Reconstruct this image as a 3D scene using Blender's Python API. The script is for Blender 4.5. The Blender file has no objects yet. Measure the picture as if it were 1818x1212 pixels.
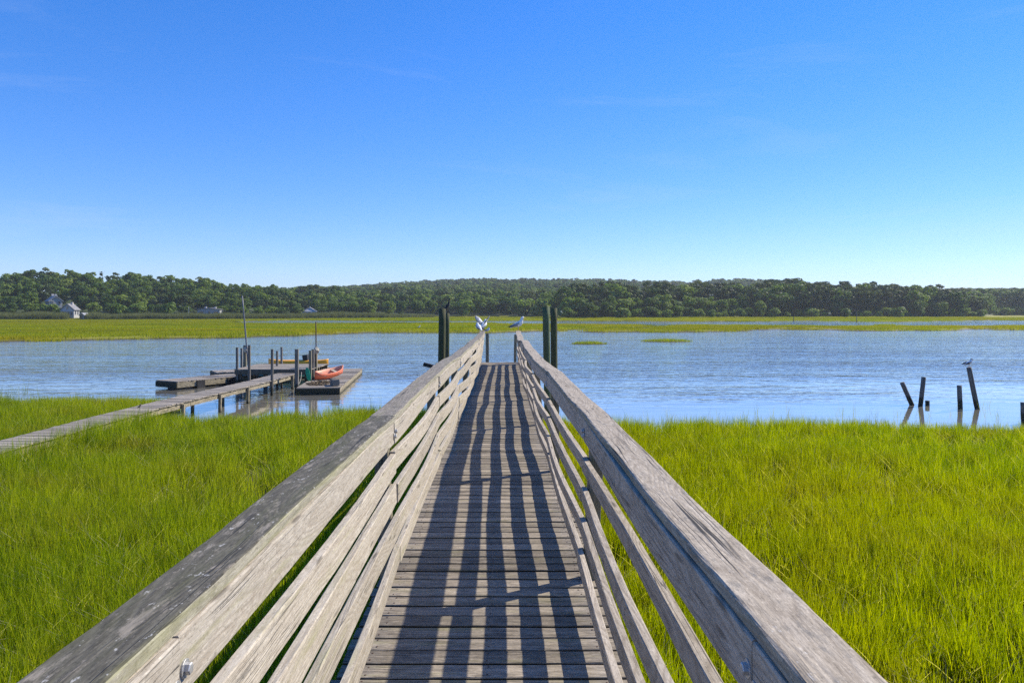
import bpy, bmesh, math, random
import numpy as np
from mathutils import Vector, Matrix

# ------------------------------------------------------------------ camera, sky, sun, exposure
scene = bpy.context.scene
col = scene.collection
R = math.radians
F, CX, HY, EYE = 1300.0, 891.0, 551.0, 3.6      # focal length and vanishing point (photo pixels), eye height over water
cam_d = bpy.data.cameras.new('camera'); cam = bpy.data.objects.new('camera', cam_d); col.objects.link(cam)
cam_d.sensor_width = 36.0; cam_d.lens = 36.0 * F / 1818.0
cam_d.shift_x = (909 - CX) / 1818.0; cam_d.shift_y = (HY - 606) / 1818.0
cam_d.clip_start = 0.05; cam_d.clip_end = 6000
cam.location = (0, 0, EYE); cam.rotation_euler = (R(90), 0, 0)
scene.camera = cam

SUN_EL, SUN_AZ = R(40.0), R(60.5)               # azimuth from +Y (down the pier) towards +X
world = bpy.data.worlds.new('World'); scene.world = world; world.use_nodes = True
wn = world.node_tree; wn.nodes.clear()
sky = wn.nodes.new('ShaderNodeTexSky'); sky.sky_type = 'NISHITA'; sky.sun_disc = False
sky.sun_elevation = SUN_EL; sky.sun_rotation = SUN_AZ
sky.air_density = 1.0; sky.dust_density = 0.0; sky.ozone_density = 4.0; sky.altitude = 0
gm = wn.nodes.new('ShaderNodeGamma'); gm.inputs[1].default_value = 0.75          # the photograph's flat, saturated grading of the sky
hs = wn.nodes.new('ShaderNodeHueSaturation'); hs.inputs['Saturation'].default_value = 1.5
tn = wn.nodes.new('ShaderNodeMix'); tn.data_type = 'RGBA'; tn.blend_type = 'MULTIPLY'; tn.inputs[0].default_value = 1.0; tn.inputs[7].default_value = (0.82, 0.95, 1.40, 1)
bg = wn.nodes.new('ShaderNodeBackground'); bg.inputs[1].default_value = 0.125
wo = wn.nodes.new('ShaderNodeOutputWorld')
wn.links.new(sky.outputs[0], gm.inputs[0]); wn.links.new(gm.outputs[0], hs.inputs['Color']); wn.links.new(hs.outputs[0], tn.inputs[6]); ct = wn.nodes.new('ShaderNodeTexCoord'); cm = wn.nodes.new('ShaderNodeMapping'); cm.inputs['Rotation'].default_value = (0.25, 0.35, 0.6); cm.inputs['Scale'].default_value = (1.2, 2.2, 9.0)
cz = wn.nodes.new('ShaderNodeTexNoise'); cz.inputs['Scale'].default_value = 1.6; cz.inputs['Detail'].default_value = 7.0; cz.inputs['Roughness'].default_value = 0.62; cz.inputs['Distortion'].default_value = 0.6
cr_ = wn.nodes.new('ShaderNodeMapRange'); cr_.inputs[1].default_value = 0.54; cr_.inputs[2].default_value = 0.80; cr_.inputs[4].default_value = 0.19
cx = wn.nodes.new('ShaderNodeMix'); cx.data_type = 'RGBA'; cx.inputs[7].default_value = (3.2, 3.7, 4.6, 1)
wn.links.new(ct.outputs['Generated'], cm.inputs[0]); wn.links.new(cm.outputs[0], cz.inputs['Vector']); wn.links.new(cz.outputs[0], cr_.inputs[0])
wn.links.new(cr_.outputs[0], cx.inputs[0]); wn.links.new(tn.outputs[2], cx.inputs[6]); wn.links.new(cx.outputs[2], bg.inputs[0])
wn.links.new(bg.outputs[0], wo.inputs[0])

sun_d = bpy.data.lights.new('sun', 'SUN'); sun_d.energy = 3.9; sun_d.angle = R(0.53); sun_d.color = (1.0, 0.92, 0.77)
sun = bpy.data.objects.new('sun', sun_d); col.objects.link(sun); sun.location = (40, 20, 60)
sdir = Vector((math.sin(SUN_AZ) * math.cos(SUN_EL), math.cos(SUN_AZ) * math.cos(SUN_EL), math.sin(SUN_EL)))
sun.rotation_euler = sdir.to_track_quat('Z', 'Y').to_euler()

vs = scene.view_settings
scene.display_settings.display_device = 'sRGB'
vs.view_transform = 'Standard'; vs.look = 'None'; vs.gamma = 1.0; vs.use_curve_mapping = False
vs.exposure = 0.75
scene.cycles.use_denoising = False; scene.cycles.denoiser = 'OPENIMAGEDENOISE'; scene.cycles.denoising_input_passes = 'RGB_ALBEDO_NORMAL'; scene.cycles.denoising_prefilter = 'ACCURATE'
scene.cycles.max_bounces = 6; scene.cycles.diffuse_bounces = 3; scene.cycles.glossy_bounces = 2
scene.cycles.transmission_bounces = 4; scene.cycles.transparent_max_bounces = 4; scene.cycles.volume_bounces = 0
scene.cycles.caustics_reflective = False; scene.cycles.caustics_refractive = False

rng = np.random.default_rng(11)
rnd = random.Random(5)

def at(px, py, z):
    """point of the place at height z that lies along a sight line"""
    Y = F * (EYE - z) / (py - HY)
    return ((px - CX) * Y / F, Y, z)

def atY(px, Y):
    return (px - CX) * Y / F

# ------------------------------------------------------------------ helpers
def tag(o, label=None, cat=None, group=None, kind=None):
    if label: o['label'] = label
    if cat: o['category'] = cat
    if group: o['group'] = group
    if kind: o['kind'] = kind
    return o

def empty(name, loc=(0, 0, 0), rz=0.0, parent=None):
    o = bpy.data.objects.new(name, None); col.objects.link(o)
    o.location = loc; o.rotation_euler = (0, 0, rz); o.empty_display_size = 0.2
    if parent: o.parent = parent
    return o

def mkmesh(name, V, Fc, mats=(), uv=None, midx=None, smooth=False, attr=None):
    me = bpy.data.meshes.new(name)
    me.from_pydata([tuple(map(float, v)) for v in V], [], [tuple(int(i) for i in f) for f in Fc])
    for m in mats: me.materials.append(m)
    if uv is not None:
        lay = me.uv_layers.new(name='UVMap')
        lay.data.foreach_set('uv', np.asarray(uv, dtype=np.float32).ravel())
    if midx is not None: me.polygons.foreach_set('material_index', np.asarray(midx, dtype=np.int32))
    if smooth: me.polygons.foreach_set('use_smooth', np.ones(len(me.polygons), dtype=bool))
    if attr:
        for k, v in attr.items():
            a = me.attributes.new(k, 'FLOAT', 'POINT'); a.data.foreach_set('value', np.asarray(v, dtype=np.float32))
    me.update()
    return me

def obj(name, me, parent=None, loc=(0, 0, 0), rot=(0, 0, 0), scale=None):
    o = bpy.data.objects.new(name, me); col.objects.link(o)
    o.location = loc; o.rotation_euler = rot
    if scale is not None: o.scale = scale
    if parent is not None: o.parent = parent
    return o

def profile(w, h, r, n=2):
    """rounded rectangle, counter-clockwise, as (side, up)"""
    pts = []
    for cx, cy, a0 in ((w/2 - r, h/2 - r, 0), (-w/2 + r, h/2 - r, 90), (-w/2 + r, -h/2 + r, 180), (w/2 - r, -h/2 + r, 270)):
        for k in range(n):
            a = R(a0 + 90.0 * k / (n - 1))
            pts.append((cx + r * math.cos(a), cy + r * math.sin(a)))
    return pts

def loft(name, pts, prof, mats, up=(0, 0, 1), roll=None, top_slot=False, jit=0.0, seed=0, smooth=False, scl=None):
    """sweep a closed profile along pts; u runs along the length, v round the section, both in metres"""
    pts = np.asarray(pts, float); N = len(pts); prof = np.asarray(prof, float); M = len(prof)
    t = np.gradient(pts, axis=0); t /= np.linalg.norm(t, axis=1)[:, None]
    s = np.cross(t, np.asarray(up, float)); s /= np.linalg.norm(s, axis=1)[:, None]
    u = np.cross(s, t)
    if roll is not None:
        c, d = np.cos(roll)[:, None], np.sin(roll)[:, None]
        s, u = s * c + u * d, u * c - s * d
    g = np.random.default_rng(seed + 1)
    sc = np.ones(N) if scl is None else np.asarray(scl, float)
    V = pts[:, None, :] + (prof[None, :, 0] * sc[:, None])[..., None] * s[:, None, :] + (prof[None, :, 1] * sc[:, None])[..., None] * u[:, None, :]
    if jit:
        V += g.normal(0, jit, V.shape)
    V = V.reshape(-1, 3)
    L = np.concatenate([[0], np.cumsum(np.linalg.norm(np.diff(pts, axis=0), axis=1))])
    pr = np.concatenate([[0], np.cumsum(np.linalg.norm(np.roll(prof, -1, axis=0) - prof, axis=1))])
    u0, v0 = g.uniform(0, 50), g.uniform(0, 20)
    Fc, UV, MI = [], [], []
    for i in range(N - 1):
        for j in range(M):
            k = (j + 1) % M
            Fc.append((i*M + j, i*M + k, (i+1)*M + k, (i+1)*M + j))
            UV += [(u0 + L[i], v0 + pr[j]), (u0 + L[i], v0 + pr[j+1]), (u0 + L[i+1], v0 + pr[j+1]), (u0 + L[i+1], v0 + pr[j])]
            e = prof[k] - prof[j]
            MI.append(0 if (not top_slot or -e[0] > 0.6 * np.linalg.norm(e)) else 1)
    for i, rev in ((0, True), (N - 1, False)):
        f = [i*M + j for j in range(M)]
        q = [(u0 + prof[j][0] * 0.3, v0 + prof[j][1]) for j in range(M)]
        if rev: f = f[::-1]; q = q[::-1]
        Fc.append(f); UV += q; MI.append(len(mats) - 1)
    return mkmesh(name, V, Fc, mats, UV, MI, smooth)

def box_data(x0, x1, y0, y1, z0, z1):
    V = [(x, y, z) for z in (z0, z1) for y in (y0, y1) for x in (x0, x1)]
    Fc = [(0, 2, 3, 1), (4, 5, 7, 6), (0, 1, 5, 4), (2, 6, 7, 3), (0, 4, 6, 2), (1, 3, 7, 5)]
    return V, Fc

def box(name, b, mat, parent=None, **k):
    V, Fc = box_data(*b)
    uv = []
    for f in Fc:
        P = [V[i] for i in f]
        n = Vector(P[1]).__sub__(Vector(P[0])).cross(Vector(P[2]) - Vector(P[0]))
        ax = max(range(3), key=lambda i: abs(n[i]))
        o = [i for i in range(3) if i != ax]
        uv += [(p[o[0]], p[o[1]]) for p in P]
    return obj(name, mkmesh(name, V, Fc, [mat], uv), parent, **k)

def hash2(ix, iy, seed):
    h = (ix.astype(np.int64) * 374761393 + iy.astype(np.int64) * 668265263 + seed * 982451653) & 0x7fffffff
    h = ((h ^ (h >> 13)) * 1274126177) & 0x7fffffff
    return ((h ^ (h >> 16)) & 0xffff) / 65535.0

def vnoise(x, y, seed=0):
    x = np.asarray(x, float); y = np.asarray(y, float)
    ix, iy = np.floor(x), np.floor(y); fx, fy = x - ix, y - iy
    fx = fx*fx*(3 - 2*fx); fy = fy*fy*(3 - 2*fy)
    a, b = hash2(ix, iy, seed), hash2(ix + 1, iy, seed)
    c, d = hash2(ix, iy + 1, seed), hash2(ix + 1, iy + 1, seed)
    return (a*(1-fx) + b*fx)*(1-fy) + (c*(1-fx) + d*fx)*fy

# ------------------------------------------------------------------ materials
class NT:
    def __init__(self, name):
        self.m = bpy.data.materials.new(name); self.m.use_nodes = True
        self.t = self.m.node_tree; self.t.nodes.clear()
        self.out = self.n('ShaderNodeOutputMaterial')
    def n(self, typ, ins=None, **props):
        x = self.t.nodes.new(typ)
        for k, v in props.items(): setattr(x, k, v)
        for k, v in (ins or {}).items(): self.put(x.inputs[k], v)
        return x
    def put(self, sock, v):
        if hasattr(v, 'is_output'): self.t.links.new(v, sock)
        elif isinstance(v, bpy.types.Node): self.t.links.new(v.outputs[0], sock)
        else:
            if isinstance(v, (tuple, list)) and len(v) == 3 and sock.type == 'RGBA': v = (*v, 1)
            sock.default_value = v
    def math(self, op, a, b=0.0, c=0.0, clamp=False):
        x = self.n('ShaderNodeMath', operation=op, use_clamp=clamp)
        self.put(x.inputs[0], a); self.put(x.inputs[1], b)
        if op in ('MULTIPLY_ADD',): self.put(x.inputs[2], c)
        return x.outputs[0]
    def rng(self, v, a, b, lo=0.0, hi=1.0):
        x = self.n('ShaderNodeMapRange', clamp=True)
        self.put(x.inputs[0], v); x.inputs[1].default_value = a; x.inputs[2].default_value = b
        x.inputs[3].default_value = lo; x.inputs[4].default_value = hi
        return x.outputs[0]
    def mix(self, f, a, b, mode='MIX'):
        x = self.n('ShaderNodeMix', data_type='RGBA', blend_type=mode)
        self.put(x.inputs[0], f); self.put(x.inputs[6], a); self.put(x.inputs[7], b)
        return x.outputs[2]
    def noise(self, vec, scale=1.0, detail=3.0, rough=0.5, dist=0.0):
        x = self.n('ShaderNodeTexNoise'); self.put(x.inputs['Vector'], vec)
        x.inputs['Scale'].default_value = scale; x.inputs['Detail'].default_value = detail
        x.inputs['Roughness'].default_value = rough; x.inputs['Distortion'].default_value = dist
        return x.outputs[0]
    def vmul(self, vec, s):
        x = self.n('ShaderNodeVectorMath', operation='MULTIPLY'); self.put(x.inputs[0], vec); x.inputs[1].default_value = s
        return x.outputs[0]
    def surf(self, s): self.t.links.new(s.outputs[0], self.out.inputs[0]); return self.m

def plain(name, c, rough=0.6, metal=0.0, var=0.15, scale=6.0, spec=0.4):
    k = NT(name)
    tc = k.n('ShaderNodeTexCoord')
    nz = k.noise(tc.outputs['Object'], scale, 4.0, 0.6)
    colr = k.mix(k.rng(nz, 0.3, 0.7), tuple(x * (1 - var) for x in c), tuple(min(1, x * (1 + var)) for x in c))
    b = k.n('ShaderNodeBsdfPrincipled', {'Base Color': colr, 'Roughness': rough, 'Metallic': metal, 'Specular IOR Level': spec})
    return k.surf(b)

def wood(name, c1, c2, ring, rings=0.4, fine=0.35, crack=0.7, crackw=0.05, blotch=None, blot=(0.52, 0.62), bamt=0.6,
         drop=0.0, moss=None, mossr=(0.5, 0.65), mamt=0.7, knot=0.8, rough=0.85, bump=0.6, vary=0.22, tide=0.0, crackf=85.0):
    k = NT(name)
    uv = k.n('ShaderNodeUVMap', uv_map='UVMap'); oi = k.n('ShaderNodeObjectInfo'); r = oi.outputs['Random']
    sx = k.n('ShaderNodeSeparateXYZ', {0: uv.outputs[0]})
    P = k.n('ShaderNodeCombineXYZ', {0: k.math('MULTIPLY_ADD', r, 71.0, sx.outputs[0]), 1: k.math('MULTIPLY_ADD', r, 13.0, sx.outputs[1]), 2: k.math('MULTIPLY', r, 9.0)}).outputs[0]
    nf = k.noise(k.vmul(P, (20.0, 170.0, 1)), 1, 3, 0.75)
    ns = k.noise(k.vmul(P, (75.0, 110.0, 1)), 1, 2, 0.6)
    nm = k.noise(k.vmul(P, (3.0, 30.0, 1)), 1, 7, 0.75, 0.2)
    n3 = k.noise(k.vmul(P, (0.9, 6.0, 1)), 1, 1.5, 0.4)
    rg = k.math('MULTIPLY_ADD', k.math('SINE', k.math('MULTIPLY', n3, 125.0)), 0.5, 0.5)
    nc = k.noise(k.vmul(P, (crackf / 60.0, crackf, 1)), 1, 1.5, 0.5)
    ncm = k.noise(k.vmul(P, (1.1, 9.0, 1)), 1, 2, 0.5)
    cr = k.math('MULTIPLY', k.rng(k.math('ABSOLUTE', k.math('SUBTRACT', nc, 0.5)), 0.006, 0.012 + crackw * 0.35, 1.0, 0.0), k.rng(ncm, 0.48, 0.60))
    c = k.mix(k.rng(nm, 0.32, 0.68), c1, c2)
    c = k.mix(k.math('MULTIPLY', k.math('POWER', rg, 3.0), rings), c, ring)
    c = k.mix(fine, c, k.mix(k.rng(nf, 0.32, 0.68), (0.36, 0.34, 0.32), (1.42, 1.42, 1.42)), 'MULTIPLY')
    c = k.mix(k.rng(ns, 0.60, 0.68, 0.0, 0.45), c, tuple(x * 0.35 for x in c1))
    c = k.mix(k.rng(ns, 0.38, 0.30, 0.0, 0.35), c, tuple(min(1, x * 1.5) for x in c2))
    if blotch:
        nb = k.noise(k.vmul(P, (7.0, 22.0, 1)), 1, 8, 0.78)
        c = k.mix(k.math('MULTIPLY', k.rng(nb, *blot), bamt), c, blotch)
    if moss:
        ng = k.noise(k.vmul(P, (1.6, 16.0, 1.7)), 1, 5, 0.7)
        c = k.mix(k.math('MULTIPLY', k.rng(ng, *mossr), mamt), c, moss)
    if knot:
        vo = k.n('ShaderNodeTexVoronoi', {'Vector': k.vmul(P, (1.5, 9.0, 1.0)), 'Scale': 1.0}, voronoi_dimensions='2D')
        kn = k.math('MULTIPLY', k.rng(vo.outputs['Distance'], 0.05, 0.10, 1.0, 0.0), k.rng(k.n('ShaderNodeSeparateColor', {0: vo.outputs['Color']}).outputs[0], 0.45, 0.5))
        c = k.mix(k.math('MULTIPLY', kn, knot), c, tuple(x * 0.38 for x in c1))
    if drop:
        nd = k.noise(k.vmul(P, (24.0, 55.0, 3.0)), 1, 5, 0.65)
        c = k.mix(k.math('MULTIPLY', k.rng(nd, 0.63, 0.67), drop), c, (0.62, 0.60, 0.56))
    c = k.mix(k.math('MULTIPLY', cr, crack), c, (0.03, 0.028, 0.026))
    if tide:      # algae stain up to the high water mark
        gp = k.n('ShaderNodeNewGeometry'); gz = k.n('ShaderNodeSeparateXYZ', {0: gp.outputs['Position']}).outputs[2]
        c = k.mix(k.rng(k.math('MULTIPLY_ADD', nm, -0.4, gz), tide - 0.22, tide - 0.12, 0.88, 0.0), c, (0.032, 0.033, 0.018))
    v = k.math('MULTIPLY_ADD', k.math('SUBTRACT', k.math('FRACT', k.math('MULTIPLY', r, 17.3)), 0.5), 2 * vary, 1.0)
    hsv = k.n('ShaderNodeHueSaturation', {'Color': c, 'Value': v})
    h = k.math('SUBTRACT', k.math('MULTIPLY_ADD', nf, 0.5, k.math('MULTIPLY', rg, 0.25)), k.math('MULTIPLY', cr, 1.2))
    bp = k.n('ShaderNodeBump', {'Height': h, 'Strength': bump, 'Distance': 0.004})
    b = k.n('ShaderNodeBsdfPrincipled', {'Base Color': hsv.outputs[0], 'Roughness': rough, 'Specular IOR Level': 0.25, 'Normal': bp.outputs[0]})
    return k.surf(b)

M = {}
M['deck'] = wood('deck_wood', (0.22, 0.185, 0.14), (0.385, 0.33, 0.26), (0.17, 0.14, 0.105), rings=0.35, fine=0.6, crackw=0.07,
                 blotch=(0.09, 0.078, 0.065), blot=(0.46, 0.66), bamt=0.65, moss=(0.20, 0.19, 0.08), mossr=(0.54, 0.72), mamt=0.6, knot=0.6, vary=0.30)
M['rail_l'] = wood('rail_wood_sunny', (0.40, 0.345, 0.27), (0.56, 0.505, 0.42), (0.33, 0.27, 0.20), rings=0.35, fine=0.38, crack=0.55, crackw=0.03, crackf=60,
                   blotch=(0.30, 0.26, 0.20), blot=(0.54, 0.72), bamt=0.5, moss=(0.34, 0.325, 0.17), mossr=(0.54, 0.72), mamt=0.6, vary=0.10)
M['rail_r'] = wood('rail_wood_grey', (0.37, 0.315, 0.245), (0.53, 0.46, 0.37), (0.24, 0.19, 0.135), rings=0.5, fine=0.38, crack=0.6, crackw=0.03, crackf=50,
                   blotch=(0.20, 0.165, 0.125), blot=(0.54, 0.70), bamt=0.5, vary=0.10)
M['cap_l'] = wood('cap_wood_dark', (0.068, 0.062, 0.046), (0.150, 0.136, 0.103), (0.24, 0.22, 0.165), rings=0.3, fine=0.55, crack=0.75, crackw=0.05, crackf=32,
                  blotch=(0.36, 0.31, 0.245), blot=(0.54, 0.62), bamt=0.7, drop=0.6, moss=(0.10, 0.10, 0.05), mossr=(0.5, 0.66), mamt=0.6, knot=0.5, vary=0.1)
M['cap_l2'] = wood('cap_wood_worn', (0.19, 0.165, 0.13), (0.38, 0.335, 0.27), (0.14, 0.12, 0.095), rings=0.4, fine=0.55, crack=0.8, crackw=0.06, crackf=32,
                  blotch=(0.10, 0.092, 0.075), blot=(0.48, 0.64), bamt=0.75, drop=0.6, moss=(0.22, 0.215, 0.11), mossr=(0.54, 0.7), mamt=0.5, knot=0.6, vary=0.08)
M['cap_ls'] = wood('cap_edge_mossy', (0.30, 0.275, 0.20), (0.48, 0.44, 0.345), (0.24, 0.22, 0.15), rings=0.35, fine=0.4, crack=0.7, crackw=0.04, crackf=45,
                   blotch=(0.17, 0.155, 0.11), blot=(0.52, 0.68), bamt=0.6, moss=(0.31, 0.305, 0.13), mossr=(0.47, 0.68), mamt=0.6, knot=0.2, vary=0.08)
M['cap_r'] = wood('cap_wood_pale', (0.32, 0.265, 0.195), (0.52, 0.445, 0.345), (0.23, 0.18, 0.125), rings=0.4, fine=0.5, crack=0.95, crackw=0.06, crackf=30,
                  blotch=(0.13, 0.125, 0.115), blot=(0.53, 0.66), bamt=0.75, drop=0.5, knot=0.8, vary=0.06)
M['cap_rs'] = wood('cap_edge_grey', (0.23, 0.21, 0.165), (0.38, 0.35, 0.28), (0.16, 0.14, 0.105), rings=0.4, fine=0.45, crack=0.8, crackw=0.05, crackf=45,
                   moss=(0.19, 0.20, 0.10), mossr=(0.5, 0.68), mamt=0.6, knot=0.3, vary=0.06)
M['post'] = wood('post_wood', (0.20, 0.175, 0.125), (0.32, 0.285, 0.21), (0.14, 0.12, 0.09), moss=(0.14, 0.145, 0.07), mossr=(0.48, 0.64), mamt=0.6, vary=0.15, tide=0.32)
M['under'] = wood('frame_wood', (0.13, 0.108, 0.08), (0.20, 0.17, 0.125), (0.09, 0.075, 0.055), moss=(0.11, 0.12, 0.06), mamt=0.5, tide=0.32)
M['dock'] = wood('dock_wood', (0.29, 0.25, 0.20), (0.45, 0.395, 0.32), (0.22, 0.18, 0.14), fine=.5, blotch=(0.14, 0.12, 0.10), blot=(0.48, 0.66), bamt=0.65, vary=0.30)
M['dockside'] = wood('dock_side_wood', (0.33, 0.28, 0.195), (0.49, 0.42, 0.30), (0.23, 0.19, 0.13), blotch=(0.10, 0.09, 0.055), blot=(0.44, 0.60), bamt=0.85, vary=0.15, tide=0.05)
M['pile'] = wood('pile_wood', (0.060, 0.058, 0.034), (0.12, 0.115, 0.065), (0.045, 0.04, 0.03), moss=(0.075, 0.10, 0.035), mossr=(0.42, 0.62), mamt=0.85, crack=0.8, vary=0.15, tide=0.32)
M['pilegreen'] = wood('pile_wood_green', (0.065, 0.10, 0.055), (0.12, 0.155, 0.085), (0.05, 0.07, 0.04), moss=(0.085, 0.10, 0.045), mossr=(0.5, 0.66), mamt=0.8, crack=0.8, vary=0.1, tide=0.32)
M['greypost'] = wood('grey_post_wood', (0.15, 0.14, 0.125), (0.27, 0.255, 0.235), (0.11, 0.10, 0.085), moss=(0.08, 0.07, 0.05), mossr=(0.46, 0.62), mamt=0.7, vary=0.2, tide=0.32)
M['gap_shade'] = wood('plank_gap_shade', (0.050, 0.042, 0.030), (0.085, 0.072, 0.050), (0.04, 0.033, 0.024), moss=(0.06, 0.065, 0.03), mamt=0.5)  # shade of the deck gaps, painted dark onto the plank sides
M['galv'] = plain('galvanised_steel', (0.50, 0.49, 0.47), 0.5, 0.6, 0.2, 60)
M['rust'] = plain('rusty_iron', (0.10, 0.055, 0.035), 0.8, 0.2, 0.4, 40)
M['gpole'] = plain('grey_pipe', (0.16, 0.165, 0.18), 0.5, 0.3, 0.2, 8)
M['tyre'] = plain('black_rubber', (0.018, 0.018, 0.02), 0.7, 0, 0.3, 8)
M['rope'] = plain('weathered_rope', (0.42, 0.38, 0.30), 0.9, 0, 0.2, 30)
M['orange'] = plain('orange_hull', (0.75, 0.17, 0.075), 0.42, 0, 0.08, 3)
M['salmon'] = plain('salmon_sunlit_hull', (0.80, 0.36, 0.23), 0.5, 0, 0.08, 3)  # sunlit tint of the orange hull, light put into the colour
M['yellow'] = plain('yellow_orange_hull', (0.80, 0.36, 0.02), 0.4, 0, 0.06, 3)
M['teal'] = plain('teal_plastic', (0.10, 0.33, 0.36), 0.45, 0, 0.1, 3)
M['green'] = plain('green_plastic', (0.01, 0.30, 0.14), 0.4, 0, 0.1, 3)
M['black'] = plain('black_plastic', (0.02, 0.02, 0.022), 0.5, 0, 0.2, 8)
M['white'] = plain('white_feather', (0.78, 0.78, 0.77), 0.8, 0, 0.05, 20)
M['greyf'] = plain('grey_feather', (0.24, 0.26, 0.30), 0.8, 0, 0.1, 20)
M['darkf'] = plain('dark_feather', (0.028, 0.027, 0.03), 0.7, 0, 0.2, 20)
M['brownf'] = plain('brown_feather', (0.16, 0.115, 0.075), 0.8, 0, 0.3, 40)
M['bill'] = plain('yellow_bill', (0.72, 0.45, 0.07), 0.5, 0, 0.1, 20)
M['leg'] = plain('pink_leg', (0.48, 0.30, 0.25), 0.6, 0, 0.1, 20)
M['wwall'] = plain('white_clapboard', (0.42, 0.42, 0.42), 0.7, 0, 0.05, 2)
M['gwall'] = plain('grey_shingle_wall', (0.34, 0.335, 0.32), 0.8, 0, 0.12, 2)
M['twall'] = plain('tan_shingle_wall', (0.36, 0.32, 0.27), 0.8, 0, 0.12, 2)
M['roof'] = plain('grey_shingle_roof', (0.22, 0.215, 0.22), 0.85, 0, 0.2, 1.5)
M['roofp'] = plain('pale_roof', (0.36, 0.36, 0.37), 0.7, 0, 0.08, 1.5)
M['brick'] = plain('chimney_stone', (0.50, 0.46, 0.43), 0.85, 0, 0.2, 3)
M['glass'] = plain('window_glass', (0.05, 0.06, 0.07), 0.08, 0, 0.1, 2, 0.8)
M['trunk'] = plain('bark', (0.105, 0.088, 0.07), 0.9, 0, 0.35, 2)
M['straw'] = plain('dry_seaweed', (0.19, 0.14, 0.085), 0.95, 0, 0.5, 14)

def leafmat(name, cols, trans=0.3, rough=0.6, spec=0.25, field=None, straw=None, hue=0.0, tmul=(1.25, 1.35, 0.6)):
    """cols: dark to light; 'lv' is a value kept on each leaf"""
    k = NT(name)
    at_ = k.n('ShaderNodeAttribute', attribute_name='lv', attribute_type='GEOMETRY')
    oi = k.n('ShaderNodeObjectInfo')
    f = k.math('ADD', k.math('MULTIPLY', at_.outputs['Fac'], 0.5), k.math('MULTIPLY', oi.outputs['Random'], 0.5))
    ramp = k.n('ShaderNodeValToRGB', {0: f})
    el = ramp.color_ramp.elements
    while len(el) < len(cols): el.new(0.5)
    for i, c in enumerate(cols):
        el[i].position = i / (len(cols) - 1); el[i].color = (*c, 1)
    c = ramp.outputs[0]
    if field:
        g = k.n('ShaderNodeNewGeometry')
        for (sx, sy, lo, hi, fc, amt) in field:
            nz = k.noise(k.vmul(g.outputs['Position'], (sx, sy, 0.0)), 1, 3, 0.55)
            c = k.mix(k.math('MULTIPLY', k.rng(nz, lo, hi), amt), c, fc)
    if straw:
        c = k.mix(k.rng(at_.outputs['Fac'], 0.955, 0.965), c, straw)
    b = k.n('ShaderNodeBsdfPrincipled', {'Base Color': c, 'Roughness': rough, 'Specular IOR Level': spec})
    t = k.n('ShaderNodeBsdfTranslucent', {'Color': k.mix(1.0, c, tmul, 'MULTIPLY')})
    mx = k.n('ShaderNodeMixShader', {0: trans, 1: b.outputs[0], 2: t.outputs[0]})
    return k.surf(mx)

M['grass'] = leafmat('cordgrass', [(0.075, 0.125, 0.007), (0.175, 0.235, 0.009), (0.32, 0.36, 0.014), (0.50, 0.50, 0.03)], 0.58, 0.5, 0.15,
                     field=[(0.09, 0.09, 0.46, 0.66, (0.40, 0.40, 0.014), 0.6), (0.5, 0.5, 0.50, 0.70, (0.30, 0.25, 0.04), 0.55)], straw=(0.66, 0.58, 0.36), tmul=(1.3, 1.4, 0.35))
M['grass_r'] = leafmat('cordgrass_yellow', [(0.06, 0.10, 0.002), (0.165, 0.225, 0.002), (0.31, 0.345, 0.002), (0.52, 0.50, 0.004)], 0.6, 0.5, 0.12,
                     field=[(0.09, 0.09, 0.42, 0.62, (0.36, 0.32, 0.002), 0.55), (0.5, 0.5, 0.50, 0.70, (0.24, 0.19, 0.02), 0.55)], straw=(0.66, 0.56, 0.32), tmul=(1.3, 1.4, 0.3))
M['fargrass'] = leafmat('far_cordgrass', [(0.20, 0.235, 0.010), (0.30, 0.325, 0.012), (0.40, 0.40, 0.016)], 0.45, 0.7, 0.1,
                        field=[(0.012, 0.06, 0.46, 0.60, (0.40, 0.32, 0.016), 0.75), (0.018, 0.12, 0.50, 0.64, (0.14, 0.185, 0.012), 0.8), (0.006, 0.02, 0.50, 0.62, (0.24, 0.19, 0.02), 0.5)])
M['reed'] = leafmat('reed_leaves', [(0.11, 0.125, 0.045), (0.17, 0.18, 0.07), (0.24, 0.24, 0.11)], 0.3, 0.7, 0.15)
M['leaf_a'] = leafmat('broad_leaves', [(0.036, 0.070, 0.014), (0.088, 0.145, 0.020), (0.168, 0.232, 0.030), (0.30, 0.335, 0.06)], 0.4)
M['leaf_p'] = leafmat('pine_needles', [(0.027, 0.047, 0.016), (0.052, 0.082, 0.020), (0.098, 0.128, 0.026), (0.20, 0.21, 0.045)], 0.28)
M['leaf_s'] = leafmat('shrub_leaves', [(0.085, 0.145, 0.018), (0.140, 0.215, 0.026), (0.21, 0.275, 0.036), (0.30, 0.33, 0.07)], 0.4)

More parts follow.
